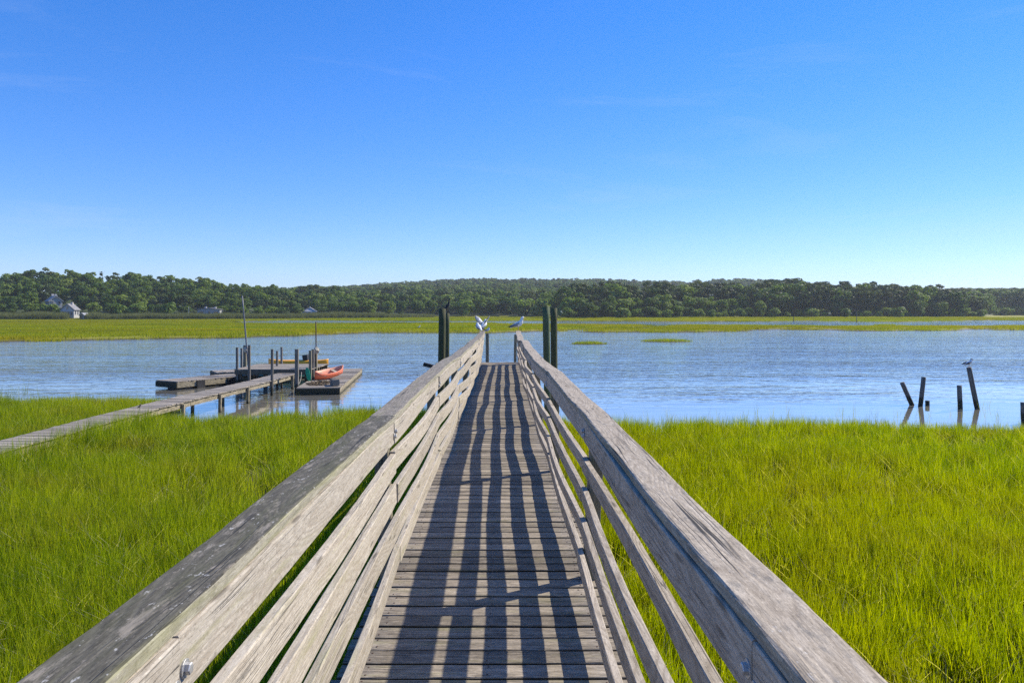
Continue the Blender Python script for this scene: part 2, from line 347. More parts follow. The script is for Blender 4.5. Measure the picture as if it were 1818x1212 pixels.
# ground: mud, with marsh thatch and woodland litter
k = NT('ground_soil')
g = k.n('ShaderNodeNewGeometry')
sp = k.n('ShaderNodeSeparateXYZ', {0: g.outputs['Position']})
n1 = k.noise(g.outputs['Position'], 1.3, 6, 0.65); n2 = k.noise(g.outputs['Position'], 0.06, 4, 0.6)
mud = k.mix(k.rng(n1, 0.35, 0.65), (0.050, 0.042, 0.028), (0.11, 0.095, 0.05))
th = k.mix(k.rng(n2, 0.35, 0.65), (0.19, 0.20, 0.018), (0.29, 0.26, 0.025))
fl = k.mix(k.rng(n2, 0.35, 0.65), (0.045, 0.065, 0.02), (0.075, 0.09, 0.03))
c = k.mix(k.rng(sp.outputs[1], 45, 55), mud, k.mix(k.rng(sp.outputs[2], 0.02, 0.22), mud, th))
c = k.mix(k.rng(sp.outputs[2], 0.6, 1.2), c, fl)
bp = k.n('ShaderNodeBump', {'Height': n1, 'Strength': 0.6, 'Distance': 0.05})
M['ground'] = k.surf(k.n('ShaderNodeBsdfPrincipled', {'Base Color': c, 'Roughness': 0.8, 'Specular IOR Level': 0.2, 'Normal': bp.outputs[0]}))

# water
k = NT('tidal_water')
g = k.n('ShaderNodeNewGeometry'); P = g.outputs['Position']
sp = k.n('ShaderNodeSeparateXYZ', {0: P})
w1 = k.noise(k.vmul(P, (0.55, 1.35, 0)), 1, 3, 0.55, 0.4)
w2 = k.noise(k.vmul(P, (2.2, 4.5, 0)), 1, 2, 0.5)
big = k.noise(k.vmul(P, (0.035, 0.09, 0)), 1, 3, 0.5)
calm = k.rng(k.math('ADD', sp.outputs[1], k.math('MULTIPLY', k.math('SUBTRACT', big, 0.5), 22.0)), 25.0, 42.0, 0.05, 1.0)
lane = k.noise(k.vmul(P, (0.012, 0.16, 0)), 1, 3, 0.6)
amp = k.math('MULTIPLY', calm, k.math('MULTIPLY', k.rng(big, 0.3, 0.7, 0.6, 1.25), k.rng(lane, 0.35, 0.65, 0.5, 1.25)))
h = k.math('MULTIPLY', k.math('MULTIPLY_ADD', w1, 0.16, k.math('MULTIPLY', w2, 0.022)), amp)
bp = k.n('ShaderNodeBump', {'Height': h, 'Strength': 1.0, 'Distance': 1.0})
wc = k.mix(k.rng(k.math('ADD', sp.outputs[1], k.math('MULTIPLY', k.math('SUBTRACT', big, 0.5), 26.0)), 22.0, 46.0), (0.33, 0.31, 0.26), (0.22, 0.215, 0.18))
fr = k.n('ShaderNodeFresnel', {'IOR': 1.33, 'Normal': bp.outputs[0]})
df = k.n('ShaderNodeBsdfDiffuse', {'Color': wc})
gl = k.n('ShaderNodeBsdfGlossy', {'Color': (1.0, 0.98, 0.94), 'Roughness': 0.045, 'Normal': bp.outputs[0]})
M['water'] = k.surf(k.n('ShaderNodeMixShader', {0: k.math('POWER', fr.outputs[0], 0.37), 1: df.outputs[0], 2: gl.outputs[0]}))

# ------------------------------------------------------------------ terrain
SH_X = np.array([-90, -17.6, -13.7, -11.6, -10.6, -9.8, -8.6, -7.7, -6, -3.7, -2, 0, 2, 3.1, 6, 10, 14, 20, 90.])
SH_Y = np.array([26, 25.7, 25.7, 25.0, 23.2, 20.9, 20.8, 21.3, 22.7, 23, 22.6, 21.5, 20.2, 19.7, 19.7, 20.1, 19.5, 19.1, 19.]) + 1.1
FE_P = np.array([-500, 0, 200, 400, 500, 600, 650, 780, 870, 960, 1010, 1057, 1178, 1318, 1335, 1400, 1450, 1512, 1591, 1697, 1720, 1760, 1775, 1818, 2300.])
FE_Q = np.array([610, 607, 603.5, 600, 597, 593, 591, 591, 591.5, 588, 588, 590, 590, 588.5, 586.3, 584, 585, 587.5, 587.5, 586.5, 584.4, 584.4, 586, 585.5, 586])
CK_P = np.array([-500, 380, 435, 480, 560, 640, 690, 780, 870, 900, 1000, 1200, 1370, 1420, 1500, 1555, 1572, 1590, 1600, 1700, 1730, 1760, 1818, 2300.])
CK_N = np.array([571, 571, 571.2, 572, 572.3, 572, 571.2, 571.2, 571.6, 573, 573.5, 574, 575, 575.2, 576, 576, 573.2, 575.6, 576, 576, 577, 576.6, 575.5, 575.])
CK_F = np.array([576, 574, 570.6, 569.2, 569.0, 569.8, 570.2, 570.2, 570.2, 569.8, 569.8, 570.8, 570.8, 569.4, 570.8, 571.4, 571.6, 571.8, 571.5, 569.6, 568.8, 568.8, 569.4, 569.5])
TL_P = np.array([-500, 0, 120, 400, 700, 760, 900, 985, 1000, 1200, 1400, 1700, 1745, 1760, 2300.])
TL_Y = np.array([260, 262, 266, 280, 320, 345, 362, 340, 296, 312, 340, 345, 350, 430, 430.])
HS_P = np.array([-500, 250, 400, 520, 620, 1000, 1400, 2300.]); HS_S = np.array([0.12, 0.12, 0.092, 0.055, 0.02, 0.02, 0.03, 0.02])
HF_P = np.array([-500, 480, 620, 700, 850, 1100, 1200, 1310, 1400, 1550, 1750, 2300.]); HF_S = np.array([0.02, 0.026, 0.040, 0.050, 0.060, 0.056, 0.05, 0.058, 0.05, 0.03, 0.032, 0.032])
PONDS = [(1034, 586.6, 15, 1.3), (1012, 587.5, 16, 1.2), (1073, 583.8, 10, 0.7), (1142, 584.0, 27, 1.0), (1170, 580.2, 24, 1.1), (1608, 585.2, 14, 0.6), (478, 593.2, 6, 0.6), (815, 573.6, 8, 0.5), (1335, 584.6, 12, 0.8)]

def marsh(x, y):
    """height of the ground and a mask of where far marsh grass grows"""
    x = np.asarray(x, float); y = np.asarray(y, float)
    yy = np.maximum(y, 30.0); px = CX + F * x / yy
    d1 = np.interp(x, SH_X, SH_Y) + (vnoise(x * 0.9, y * 0.9, 1) - 0.5) * 0.9 - y
    near = np.clip(d1 * 0.10, -1.4, 0.16) + (vnoise(x * 1.7, y * 1.7, 2) - 0.5) * 0.07
    yf = F * EYE / (np.interp(px, FE_P, FE_Q) - HY)
    d2 = y - yf + (vnoise(x * 0.25, y * 0.25, 3) - 0.5) * 2.5
    far = np.clip(d2 * 0.15, -1.4, 0.28)
    yn = F * 2.95 / (np.interp(px, CK_P, CK_N) - HY) + 2.0; yo = F * EYE / (np.interp(px, CK_P, CK_F) - HY)
    mid, hw = (yn + yo) / 2, (yo - yn) / 2
    ck = np.clip((np.abs(y - mid) - hw + (vnoise(x * 0.2, y * 0.2, 4) - 0.5) * 2) * 0.10, -1.2, 0.28)
    far = np.where((px > 405), np.minimum(far, np.where(np.abs(y - mid) < 120, ck, 0.28)), far)
    for (a, b, ra, rb) in PONDS:
        Y0 = F * EYE / (b - HY); Y1, Y2 = F * EYE / (b + rb - HY), F * EYE / (b - rb - HY)
        e = np.sqrt(((px - a) / ra) ** 2 + ((y - (Y1 + Y2) / 2) / ((Y2 - Y1) / 2 + 2.5)) ** 2)
        far = np.minimum(far, np.clip((e - 1) * 0.5, -0.4, 0.28))
    for (ix, iy, rx, ry) in ISLETS:
        e = np.sqrt(((x - ix) / rx) ** 2 + ((y - iy) / ry) ** 2)
        far = np.maximum(far, np.clip((1 - e) * 0.3, -1.4, 0.06))
    hgt = np.where(y < 45, near, far)
    yt = np.interp(px, TL_P, TL_Y)
    hill = np.interp(px, HS_P, HS_S) * np.clip(y - yt, 0, 90) + np.interp(px, HF_P, HF_S) * np.clip(y - 460, 0, 560)
    up = np.clip((y - yt + 12) / 12, 0, 1) * 0.5
    hgt = np.where(y > 150, hgt + hill + up + np.where(y > yt, (vnoise(x * 0.03, y * 0.03, 6) - 0.5) * 1.2, 0), hgt)
    return hgt

i1 = at(1183, 606, 0); i2 = at(1046, 610.5, 0)
ISLETS = [(i1[0], i1[1], 3.0, 1.6), (i2[0], i2[1], 1.9, 1.3), (atY(1422, 136), 136, 3.5, 1.2)]

def axis(*segs):
    out = []
    for a, b, n in segs: out += list(np.linspace(a, b, n, endpoint=False))
    out.append(segs[-1][1]); return np.array(out)
xs = axis((-1500, -400, 16), (-400, -170, 40), (-170, -28, 70), (-28, 28, 120), (28, 170, 70), (170, 400, 40), (400, 1500, 16))
ys = axis((-60, 0, 12), (0, 30, 70), (30, 60, 12), (60, 150, 130), (150, 290, 150), (290, 400, 45), (400, 1100, 60), (1100, 2000, 10))
X, Y = np.meshgrid(xs, ys); Z = marsh(X, Y)
V = np.stack([X, Y, Z], -1).reshape(-1, 3); nx, ny = len(xs), len(ys)
ii = (np.arange(ny - 1)[:, None] * nx + np.arange(nx - 1)[None, :]).ravel()
me = bpy.data.meshes.new('ground')
me.from_pydata(V.tolist(), [], np.stack([ii, ii + 1, ii + nx + 1, ii + nx], 1).tolist())
me.materials.append(M['ground']); me.polygons.foreach_set('use_smooth', np.ones(len(me.polygons), bool)); me.update()
tag(obj('ground', me), kind='structure')
me = mkmesh('water', [(-1490, 12, 0), (1490, 12, 0), (1490, 600, 0), (-1490, 600, 0)], [(0, 1, 2, 3)], [M['water']])
tag(obj('water', me), kind='structure')

# ------------------------------------------------------------------ the pier in front
DZ = 1.85                                      # deck top over the water
PY = [-1.6 + 3.2 * i for i in range(9)]        # post rows: -1.6 ... 24.0
TOPL = lambda y: float(np.interp(y, [1.6, 4.8, 8, 11.2, 14.4, 17.6, 20.8, 24], [-.712, -.71, -.69, -.63, -.575, -.545, -.53, -.55]))
TOPR = lambda y: float(np.interp(y, [1.6, 4.8, 8, 11.2, 14.4, 16.9, 17.6, 20.8, 24], [.556, .545, .49, .43, .42, .42, .40, .44, .48]))
BASL = lambda y: float(np.interp(y, [0, 24], [-.655, -.68]))
BASR = lambda y: float(np.interp(y, [0, 24], [.48, .52]))
def rail_x(side, y, z):
    b, t = (BASL(y), TOPL(y)) if side < 0 else (BASR(y), TOPR(y))
    return b + (t - b) * z / 1.05
CAPZ = {-1: lambda y: 1.07 + 0.010 * math.sin(y * 0.9) + 0.006 * math.sin(y * 2.1), 1: lambda y: 1.07 + 0.012 * math.sin(y * 0.8 + 2) + 0.006 * math.sin(y * 1.7)}

pier = empty('boardwalk_pier', (0, 0, 0))
tag(pier, 'weathered grey timber boardwalk pier with board railings running out over the water', 'pier')
# deck planks: ten shapes shared by all
pm = []
for q in range(10):
    g = np.random.default_rng(100 + q)
    n = 9; xx = np.linspace(-0.80, 0.64, n)
    bow = g.uniform(-.003, .003) * np.sin(np.linspace(0, math.pi, n)); cup = g.uniform(-.002, .002)
    pts = np.stack([xx, bow, np.full(n, -0.019) + g.normal(0, .0008, n)], 1)
    me = loft('plank', pts, profile(0.1245 + g.uniform(-.004, .003), 0.038, 0.004, 2), [M['deck'], M['gap_shade'], M['rust']], jit=.0006, seed=100 + q, top_slot=True)
    bm = bmesh.new(); bm.from_mesh(me)
    for x_ in (-.66, -.08, .50):
        for y_ in (-.036, .036):
            cx_, cy_ = x_ + g.uniform(-.012, .012), y_ + g.uniform(-.006, .006)
            f_ = bm.faces.new([bm.verts.new((cx_ + .0055 * math.cos(a), cy_ + .0055 * math.sin(a), .0022)) for a in np.linspace(0, 6.283, 7)[:-1]]); f_.material_index = 2
    bm.to_mesh(me); bm.free(); pm.append(me)
y = -1.62; npl = 0
while y < 24.72:
    wide = 0.1438
    o = obj('plank', pm[rnd.randrange(10)], pier, (rnd.uniform(-.012, .012) + 0.02 * (y / 24), y, DZ + rnd.uniform(-.0025, .0025)),
            (rnd.uniform(-.012, .012), rnd.uniform(-.002, .002), rnd.uniform(-.003, .003) + (math.pi if rnd.random() < .5 else 0)))
    if abs(o.rotation_euler[2]) > 1: o.location.x -= 0.16
    y += wide; npl += 1
for x in (-0.66, -0.08, 0.50):
    pts = [(x + .015 * math.sin(i), -1.6 + i * 2.19, DZ - 0.155) for i in range(13)]
    obj('joist', loft('joist', pts, profile(0.05, 0.22, 0.004), [M['under']], seed=int(x * 100) + 300), pier)

# bolts
def bolt_mesh():
    V, Fc = [], []
    def ring(r, y, n, a0=0): 
        s = len(V)
        for i in range(n): V.append((r * math.cos(a0 + 2 * math.pi * i / n), y, r * math.sin(a0 + 2 * math.pi * i / n)))
        return list(range(s, s + n))
    def join(a, b):
        n = len(a)
        for i in range(n): Fc.append((a[i], b[i], b[(i+1) % n], a[(i+1) % n]))
    a = ring(.021, 0, 16); b = ring(.021, .004, 16); c_ = ring(.0205, .0045, 16); join(a, b); join(b, c_); Fc.append(tuple(c_[::-1]))
    d = ring(.0135, .004, 6); e = ring(.0135, .0145, 6); f = ring(.0115, .0165, 6); join(d, e); join(e, f); Fc.append(tuple(f[::-1]))
    return mkmesh('bolt', V, Fc, [M['galv']])
BOLT = bolt_mesh()

LEV = [(0.10, 0.089), (0.30, 0.089), (0.50, 0.089), (0.70, 0.089), (0.885, 0.140)]   # board bottoms and heights over the deck
for side in (-1, 1):
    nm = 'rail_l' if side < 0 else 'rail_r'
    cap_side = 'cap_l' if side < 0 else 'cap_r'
    for i, y in enumerate(PY):
        # post: behind the boards, from the mud to under the cap
        gz = float(marsh(side * 0.8, y)) - 0.4
        zs = np.linspace(gz, DZ + CAPZ[side](y) - 0.045, 8)
        pts = [(rail_x(side, y, max(-0.3, z - DZ)) + side * (0.042 + 0.045), y, z) for z in zs]
        po = obj('post', loft('post', pts, profile(0.09, 0.09, 0.005), [M['post']], up=(0, 1, 0), seed=400 + i + (50 if side > 0 else 0)), pier)
        # hex bolts through the top board into the post, one either side of the joint
        for (dy, dz) in ((-0.021, 0.93), (0.028, 0.955)):
            bo = obj('bolt', BOLT, po, (rail_x(side, y, dz) - side * 0.0005, y + dy, DZ + dz), (0, 0, R(90) if side < 0 else R(-90)))
            bo.rotation_euler = (0, 0, R(-90) if side < 0 else R(90))
    # boards, one for each bay and level
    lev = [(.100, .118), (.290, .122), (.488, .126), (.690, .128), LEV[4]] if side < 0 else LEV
    for i in range(len(PY) - 1):
        for l, (zb, hh) in enumerate(lev):
            g = np.random.default_rng(1000 + i * 10 + l + (500 if side > 0 else 0))
            y0, y1 = PY[i] + 0.003 + g.uniform(0, .006), PY[i + 1] - 0.003 - g.uniform(0, .006)
            n = 17; s = np.linspace(0, 1, n); yv = y0 + (y1 - y0) * s
            bow = g.uniform(-.012, .030) if l < 4 else g.uniform(-.004, .006)
            if i == 0: bow *= 0.3
            if side < 0 and i == 4 and l in (1, 2): bow = 0.085
            if side < 0 and i == 3 and l in (1, 2): bow = 0.03
            if side < 0 and i == 5 and l in (1, 2, 3): bow = (0.05, 0.07, 0.05)[l - 1]
            if side > 0 and i in (3, 4, 5) and l < 4: bow += 0.035 * g.random()
            sag = g.uniform(-.012, .018) if l < 4 else g.uniform(-.003, .004); j0, j1 = g.uniform(-.010, .010, 2) if l < 4 else (0, 0)
            x0o, x1o = g.uniform(-.004, .008, 2)
            pts = []
            for k_, yy in enumerate(yv):
                z = zb + hh / 2 - (0.016 if l == 4 else 0) * 0 + j0 * (1 - s[k_]) + j1 * s[k_] - sag * math.sin(math.pi * s[k_])
                if l == 4: z = CAPZ[side](yy) - 0.042 - hh / 2
                xx = rail_x(side, yy, z) + side * (0.0195) - side * bow * math.sin(math.pi * s[k_]) ** 1.3 - side * (x0o * (1 - s[k_]) + x1o * s[k_])
                pts.append((xx, yy, DZ + z))
            lean = np.full(n, 0.0) + g.uniform(-.03, .03)
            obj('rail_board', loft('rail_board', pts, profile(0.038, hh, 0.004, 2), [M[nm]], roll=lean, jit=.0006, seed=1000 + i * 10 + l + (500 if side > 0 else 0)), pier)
    # caps
    joints = [-1.65, 4.83, 11.22, 17.61, 24.25] if side < 0 else [-1.65, 8.02, 16.85, 24.25]
    for a, b in zip(joints[:-1], joints[1:]):
        n = int((b - a) / 0.09); yv = np.linspace(a + .003, b - .003, n)
        g = np.random.default_rng(int(a * 10) + 77 + side)
        wv = 0.006 * np.sin(yv * 1.3 + g.uniform(0, 6)) + 0.003 * np.sin(yv * 4.1)
        off = 0.03 if (side > 0 and a > 16) else 0.0
        pts = [((TOPL(yy) if side < 0 else TOPR(yy) - off) + side * 0.079 + wv[q], yy, DZ + CAPZ[side](yy) - 0.021 - off * 0.4 * max(0, 1 - (yy - a) / 3)) for q, yy in enumerate(yv)]
        obj('rail_cap', loft('rail_cap', pts, profile(0.160, 0.042, 0.011 if side > 0 else 0.008, 4), [M['cap_l2'] if side < 0 and a > 4 else M[cap_side], M[cap_side + 's']], top_slot=True,
                             roll=0.012 * np.sin(yv * .7 + g.uniform(0, 6)), jit=.0007, seed=2000 + int(a * 10) + side), pier)

# piles at the pier's end, and the two short end posts
def pile(name, base, top, r, mat, label, cat='piling', group=None, square=False, taper=0.92, seed=0, top_mat=None):
    base, top = Vector(base), Vector(top); n = 14
    pts = [base.lerp(top, t) for t in np.linspace(0, 1, n)]
    g = np.random.default_rng(seed)
    pr = profile(r * 2, r * 2, 0.008) if square else [(r * math.cos(2 * math.pi * i / 14) * g.uniform(.96, 1.04), r * math.sin(2 * math.pi * i / 14) * g.uniform(.96, 1.04)) for i in range(14)]
    root = obj(name, loft(name, [tuple(p) for p in pts], pr, [mat], up=(0, 1, 0), seed=seed, jit=.0015, scl=np.linspace(1, taper, n), smooth=not square))
    return tag(root, label, cat, group)
GP = 'tall pilings at the end of the pier'
pile('mooring_piling', (-2.03, 24.2, -1.2), (-1.97, 24.2, 3.66), .125, M['pile'], 'thick dark piling left of the pier end, nearer of the left pair', group=GP, seed=1)
pile('mooring_piling', (-1.98, 26.2, -1.2), (-1.95, 26.2, 3.50), .085, M['pile'], 'thin piling left of the pier end, with the black bird on it', group=GP, seed=2)
pile('mooring_piling', (1.54, 24.2, -1.2), (1.455, 24.2, 3.72), .125, M['pilegreen'], 'greenish thick piling right of the pier end, left one of the right pair', group=GP, seed=3)
pile('mooring_piling', (1.82, 25.2, -1.2), (1.785, 25.2, 3.68), .120, M['pile'], 'brown mossy piling right of the pier end, right one of the right pair', group=GP, seed=4)
pile('end_post', (-.50, 25.1, -1.2), (-.50, 25.1, 2.81), .06, M['post'], 'square post rising beyond the left corner of the pier end', 'post', square=True, seed=5)
pile('end_post', (.40, 25.1, -1.2), (.47, 25.1, 2.78), .05, M['post'], 'leaning square post beyond the right corner of the pier end', 'post', square=True, seed=6)
o = obj('beam_stub', loft('beam_stub', [(-2.62, 24.55, 1.80), (-2.3, 24.5, 1.72), (-1.9, 24.45, 1.60)], profile(.14, .12, .01), [M['tyre']], seed=8))
tag(o, 'black timber stub jutting out left of the pier end piling', 'timber')

# ------------------------------------------------------------------ low dock on the left
wk = empty('low_walkway', (-10.5, 22, 0.0)); wk['label'] = 'low narrow plank walkway crossing the marsh to the floating docks'; wk['category'] = 'walkway'
WZ = 0.68
wx = lambda y: -10.93 + (y - 15.2) * 0.047
def wpt(y, off, z): return (wx(y) + off + 10.5, y - 22, z)
wm = [loft('plank', [(-.47, 0, -.018), (0, 0, -.018 + .001 * q), (.47, 0, -.018)], profile(.139, .036, .004), [M['dock']], seed=600 + q, jit=.0008) for q in range(5)]
y = 8.0
while y < 34.3:
    obj('plank', wm[rnd.randrange(5)], wk, wpt(y, rnd.uniform(-.012, .012), WZ + rnd.uniform(-.006, .006) + .03 * math.sin(y * .35)), (0, rnd.uniform(-.01, .01), -.047 + rnd.uniform(-.012, .012)))
    y += 0.150
for s_ in (-1, 1):
    for q in range(5):
        ya, yb = 8 + q * 5.26, 8 + (q + 1) * 5.26 - .02
        pts = [wpt(yy, s_ * .40, WZ - .125 + .03 * math.sin(yy * .35)) for yy in np.linspace(ya, yb, 6)]
        obj('stringer', loft('stringer', pts, profile(.045, .165, .004), [M['dockside']], seed=640 + q + 10 * s_), wk)
for q, yy in enumerate((12.6, 15.2, 17.8, 20.5, 23.1, 25.8, 28.3, 30.9, 33.5)):
    for s_ in (-1, 1):
        top = WZ - .05
        if yy == 30.9: top = 2.14 if s_ < 0 else 1.96
        zz = np.linspace(-1.0, top, 6)
        pts = [wpt(yy + .01 * i, s_ * (.475 + .002 * i), z) for i, z in enumerate(zz)]
        obj('post', loft('post', pts, profile(.095, .095, .006), [M['greypost'] if top > 1 else M['dockside']], up=(0, 1, 0), seed=660 + q + 20 * s_), wk)

pf = empty('raised_platform', (-10.8, 36.2, 0)); tag(pf, 'raised square timber platform at the far end of the low walkway', 'platform')
PZ = 0.84
prm = [loft('plank', [(-1.8, 0, -.02), (0, 0, -.02), (1.8, 0, -.02)], profile(.16, .04, .004), [M['dock']], seed=700 + q, jit=.001) for q in range(4)]
for q in range(20):
    obj('plank', prm[rnd.randrange(4)], pf, (rnd.uniform(-.02, .02), -1.65 + q * .174, PZ + rnd.uniform(-.004, .004)))
for yy in (-1.7, 0, 1.68):
    obj('beam', loft('beam', [(-1.78, yy, PZ - .15), (0, yy, PZ - .15), (1.78, yy, PZ - .15)], profile(.10, .2, .006), [M['under']], seed=710), pf)
for (px_, yy, zt) in ((421, 34.55, 1.86), (429, 37.6, 1.66), (492, 36.4, 1.59), (500, 38.0, 1.70)):
    X0 = atY(px_, yy) + 10.8
    obj('post', loft('post', [(X0, yy - 36.2, z) for z in np.linspace(-1.2, zt, 6)], profile(.10, .10, .008), [M['greypost']], up=(0, 1, 0), seed=720 + px_), pf)
for X0, yy in ((-1.6, -1.5), (1.55, -1.5), (1.55, 1.5), (-.4, -1.5)):
    obj('leg', loft('leg', [(X0, yy, -1.2), (X0, yy, 0), (X0, yy, PZ - .26)], profile(.16, .16, .01), [M['under']], up=(0, 1, 0), seed=730), pf)

def float_dock(label, corner, ang, w, L, z, side_mat, bumpers=(), rail=False, seed=0):
    """corner is the near left one; the float runs back along ang"""
    fd = empty('floating_dock', corner, ang); tag(fd, label, 'floating dock', 'floating docks')
    ms = [loft('plank', [(0, 0, -.018), (w / 2, 0, -.018), (w, 0, -.018)], profile(.136, .036, .004), [M['dock']], seed=seed + q, jit=.001) for q in range(4)]
    n = int(L / .146); g = random.Random(seed)
    for q in range(n):
        obj('plank', ms[g.randrange(4)], fd, (g.uniform(-.02, .02), .073 + q * .146, z + g.uniform(-.006, .006)), (0, g.uniform(-.008, .008), g.uniform(-.012, .012)))
    L = n * .146
    for (a, b) in (((0.03, -.02), (0.03, L)), ((w - .03, -.02), (w - .03, L))):
        obj('side_board', loft('side_board', [(*a, z - .165), ((a[0] + b[0]) / 2, (a[1] + b[1]) / 2, z - .165), (*b, z - .165)], profile(.05, .25, .006), [side_mat], seed=seed + 8), fd)
    for yy in (-.02, L):
        obj('end_board', loft('end_board', [(.0, yy, z - .165), (w / 2, yy, z - .165), (w, yy, z - .165)], profile(.05, .25, .006), [M['under']], seed=seed + 9), fd)
    for yy in np.arange(.5, L - .3, 1.6):
        V, Fc = box_data(.12, w - .12, yy, yy + .9, -.25, z - .06)
        obj('float_drum', mkmesh('float_drum', V, Fc, [M['black']]), fd)
    for yy in bumpers:
        V, Fc = box_data(w - .004, w + .06, yy, yy + .42, -.02, z - .03)
        obj('bumper', mkmesh('bumper', V, Fc, [M['tyre']]), fd)
    return fd
float_dock('long grey floating dock holding the orange canoe, right of the walkway end', (-8.78, 31.2, 0), R(5.6), 1.85, 10.4, .30, M['dockside'], seed=800)
float_dock('low floating dock with black bumpers, nearest the left end of the dock group', (-16.0, 33.9, 0), R(-31), 1.55, 4.5, .38, M['dockside'], (1.0, 2.7), seed=820)
float_dock('floating dock lying behind the left one, half hidden by the platform', (-15.3, 38.5, 0), R(-58), 1.7, 4.4, .46, M['dockside'], seed=840)
float_dock('floating dock behind the raised platform, carrying the yellow kayak', (-12.6, 40.3, 0), R(-86), 1.6, 3.1, .50, M['dockside'], seed=860)

GD = 'guide posts of the dock group'
def dpost(px_, Y_, zb, zt, w, label, mat='greypost', seed=0, px_top=None):
    return pile('dock_post', (atY(px_, Y_), Y_, zb), (atY(px_top or px_, Y_), Y_, zt), w / 2, M[mat], label, 'post', GD, True, .97, seed)
dpost(527, 32.25, -1.2, 1.90, .15, 'pale grey square post at the near left corner of the canoe dock', seed=901)
dpost(551, 34.4, -1.2, 1.72, .13, 'leftmost of the three close posts beside the orange canoe', 'post', 902)
dpost(555.5, 35.0, -1.2, 1.74, .12, 'middle of the three close posts beside the orange canoe', 'greypost', 903)
p1 = dpost(560.5, 35.6, -1.2, 1.72, .15, 'rightmost of the three close posts, carrying a thin upright rod', 'post', 904)
p2 = dpost(435, 36.6, -1.2, 1.86, .15, 'stout post at the platform back left, beside the leaning pole', 'post', 905)
def rod(name, a, b, r, mat, label, cat, seed=0, taper=.7):
    pr = [(r * math.cos(2 * math.pi * i / 8), r * math.sin(2 * math.pi * i / 8)) for i in range(8)]
    pts = [Vector(a).lerp(Vector(b), t) for t in np.linspace(0, 1, 6)]
    o = obj(name, loft(name, [tuple(p) for p in pts], pr, [mat], up=(0, 1, 0), scl=np.linspace(1, taper, 6), seed=seed, smooth=True))
    return tag(o, label, cat)
rod('leaning_pole', (atY(441, 36.45), 36.45, .84), (atY(430, 36.45), 36.45, 4.33), .045, M['gpole'], 'long thin grey pole leaning at the left of the platform', 'pole', 1)
rod('upright_rod', (atY(561.5, 35.5), 35.48, .9), (atY(561, 35.5), 35.48, 3.06), .028, M['rust'], 'thin dark iron rod standing on the post by the canoe', 'rod', 2, 1.0)
def knob(parent, c, r, seed):
    g = np.random.default_rng(seed); V = []; Fc = []; n = 10; m = 6
    for i in range(m + 1):
        a = math.pi * i / m
        for j in range(n):
            b = 2 * math.pi * j / n; rr = r * g.uniform(.75, 1.2)
            V.append((c[0] + rr * math.sin(a) * math.cos(b), c[1] + rr * math.sin(a) * math.sin(b), c[2] + 1.25 * rr * math.cos(a)))
    for i in range(m):
        for j in range(n): Fc.append((i*n + j, (i+1)*n + j, (i+1)*n + (j+1) % n, i*n + (j+1) % n))
    return obj('rope_coil', mkmesh('rope_coil', V, Fc, [M['rope']]), parent)
knob(p2, (atY(437, 36.5), 36.5, 1.66), .13, 1); knob(p1, (atY(562, 35.4), 35.4, 1.68), .13, 2)

# boats
def hull(name, L, B, D, mats, sheer=.16, rocker=.06, pw=.62, deck=None, n=25, sunlit=0):
    V, Fc, MI = [], [], []; m = 9; th = .02; rows = []
    for s in np.linspace(-1, 1, n):
        b = max(B / 2 * (1 - abs(s) ** 2.2) ** pw, .012); kz = rocker * s * s; gz = D + sheer * abs(s) ** 3.2
        row = []
        for j in range(m):
            a = math.pi * j / (m - 1); row.append((s * L / 2, b * math.cos(a), gz - (gz - kz) * max(0, math.sin(a)) ** .65))
        if deck is None:
            for j in range(m - 1, -1, -1):
                a = math.pi * j / (m - 1); row.append((s * L / 2 * .985, max(b - th, .004) * math.cos(a), gz - (gz - kz - th) * max(0, math.sin(a)) ** .65))
        else:
            for j in range(m - 2, 0, -1):
                a = math.pi * j / (m - 1); row.append((s * L / 2, b * math.cos(a), gz + deck * math.sin(a) * (1 - .5 * abs(s))))
        rows.append(len(V)); V += row
    K = len(V) // n
    for i in range(n - 1):
        for j in range(K):
            q = (j + 1) % K
            Fc.append((i*K + j, (i+1)*K + j, (i+1)*K + q, i*K + q)); MI.append(0 if sunlit <= j < m - 1 - sunlit + (1 if sunlit else 0) or (not sunlit and j < m - 1) else (len(mats) - 1))
    Fc.append(tuple(range(K))); MI.append(0); Fc.append(tuple(range((n-1)*K, n*K))[::-1]); MI.append(0)
    return mkmesh(name, V, Fc, mats, None, MI, True)
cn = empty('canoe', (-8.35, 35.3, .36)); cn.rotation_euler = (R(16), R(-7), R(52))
obj('hull', hull('hull', 1.7, .56, .35, [M['orange'], M['salmon']], .14, .06, sunlit=1), cn, (0, 0, 0))  # top strip of the outside painted salmon to look sunlit
for sx in (-.40, .35):
    V, Fc = box_data(sx - .08, sx + .08, -.25, .25, .25, .27); obj('seat', mkmesh('seat', V, Fc, [M['dock']]), cn)
tag(cn, 'orange canoe lying on the floating dock beside three posts', 'canoe')
ky = empty('kayak', (-10.95, 39.4, .60), R(-4))
obj('hull', hull('hull', 3.3, .66, .26, [M['yellow']], .10, .05, .55, .10), ky)
V, Fc = box_data(.35, .62, -.2, .2, .22, .56); obj('seat', mkmesh('seat', V, Fc, [M['black']]), ky, rot=(0, R(-8), 0))
pr = [(.012 * math.cos(2*math.pi*i/6), .012 * math.sin(2*math.pi*i/6)) for i in range(6)]
obj('cockpit_rim', loft('cockpit_rim', [(.05 + .5 * math.cos(a), .24 * math.sin(a), .305) for a in np.linspace(0, 2*math.pi, 20)], pr, [M['black']], smooth=True), ky)
tag(ky, 'yellow orange kayak with black seat behind the raised platform', 'kayak')
k2 = empty('kayak', (-11.5, 38.3, .10), R(3)); obj('hull', hull('hull', 2.6, .6, .22, [M['teal']], .06, .04, .7, .08), k2)
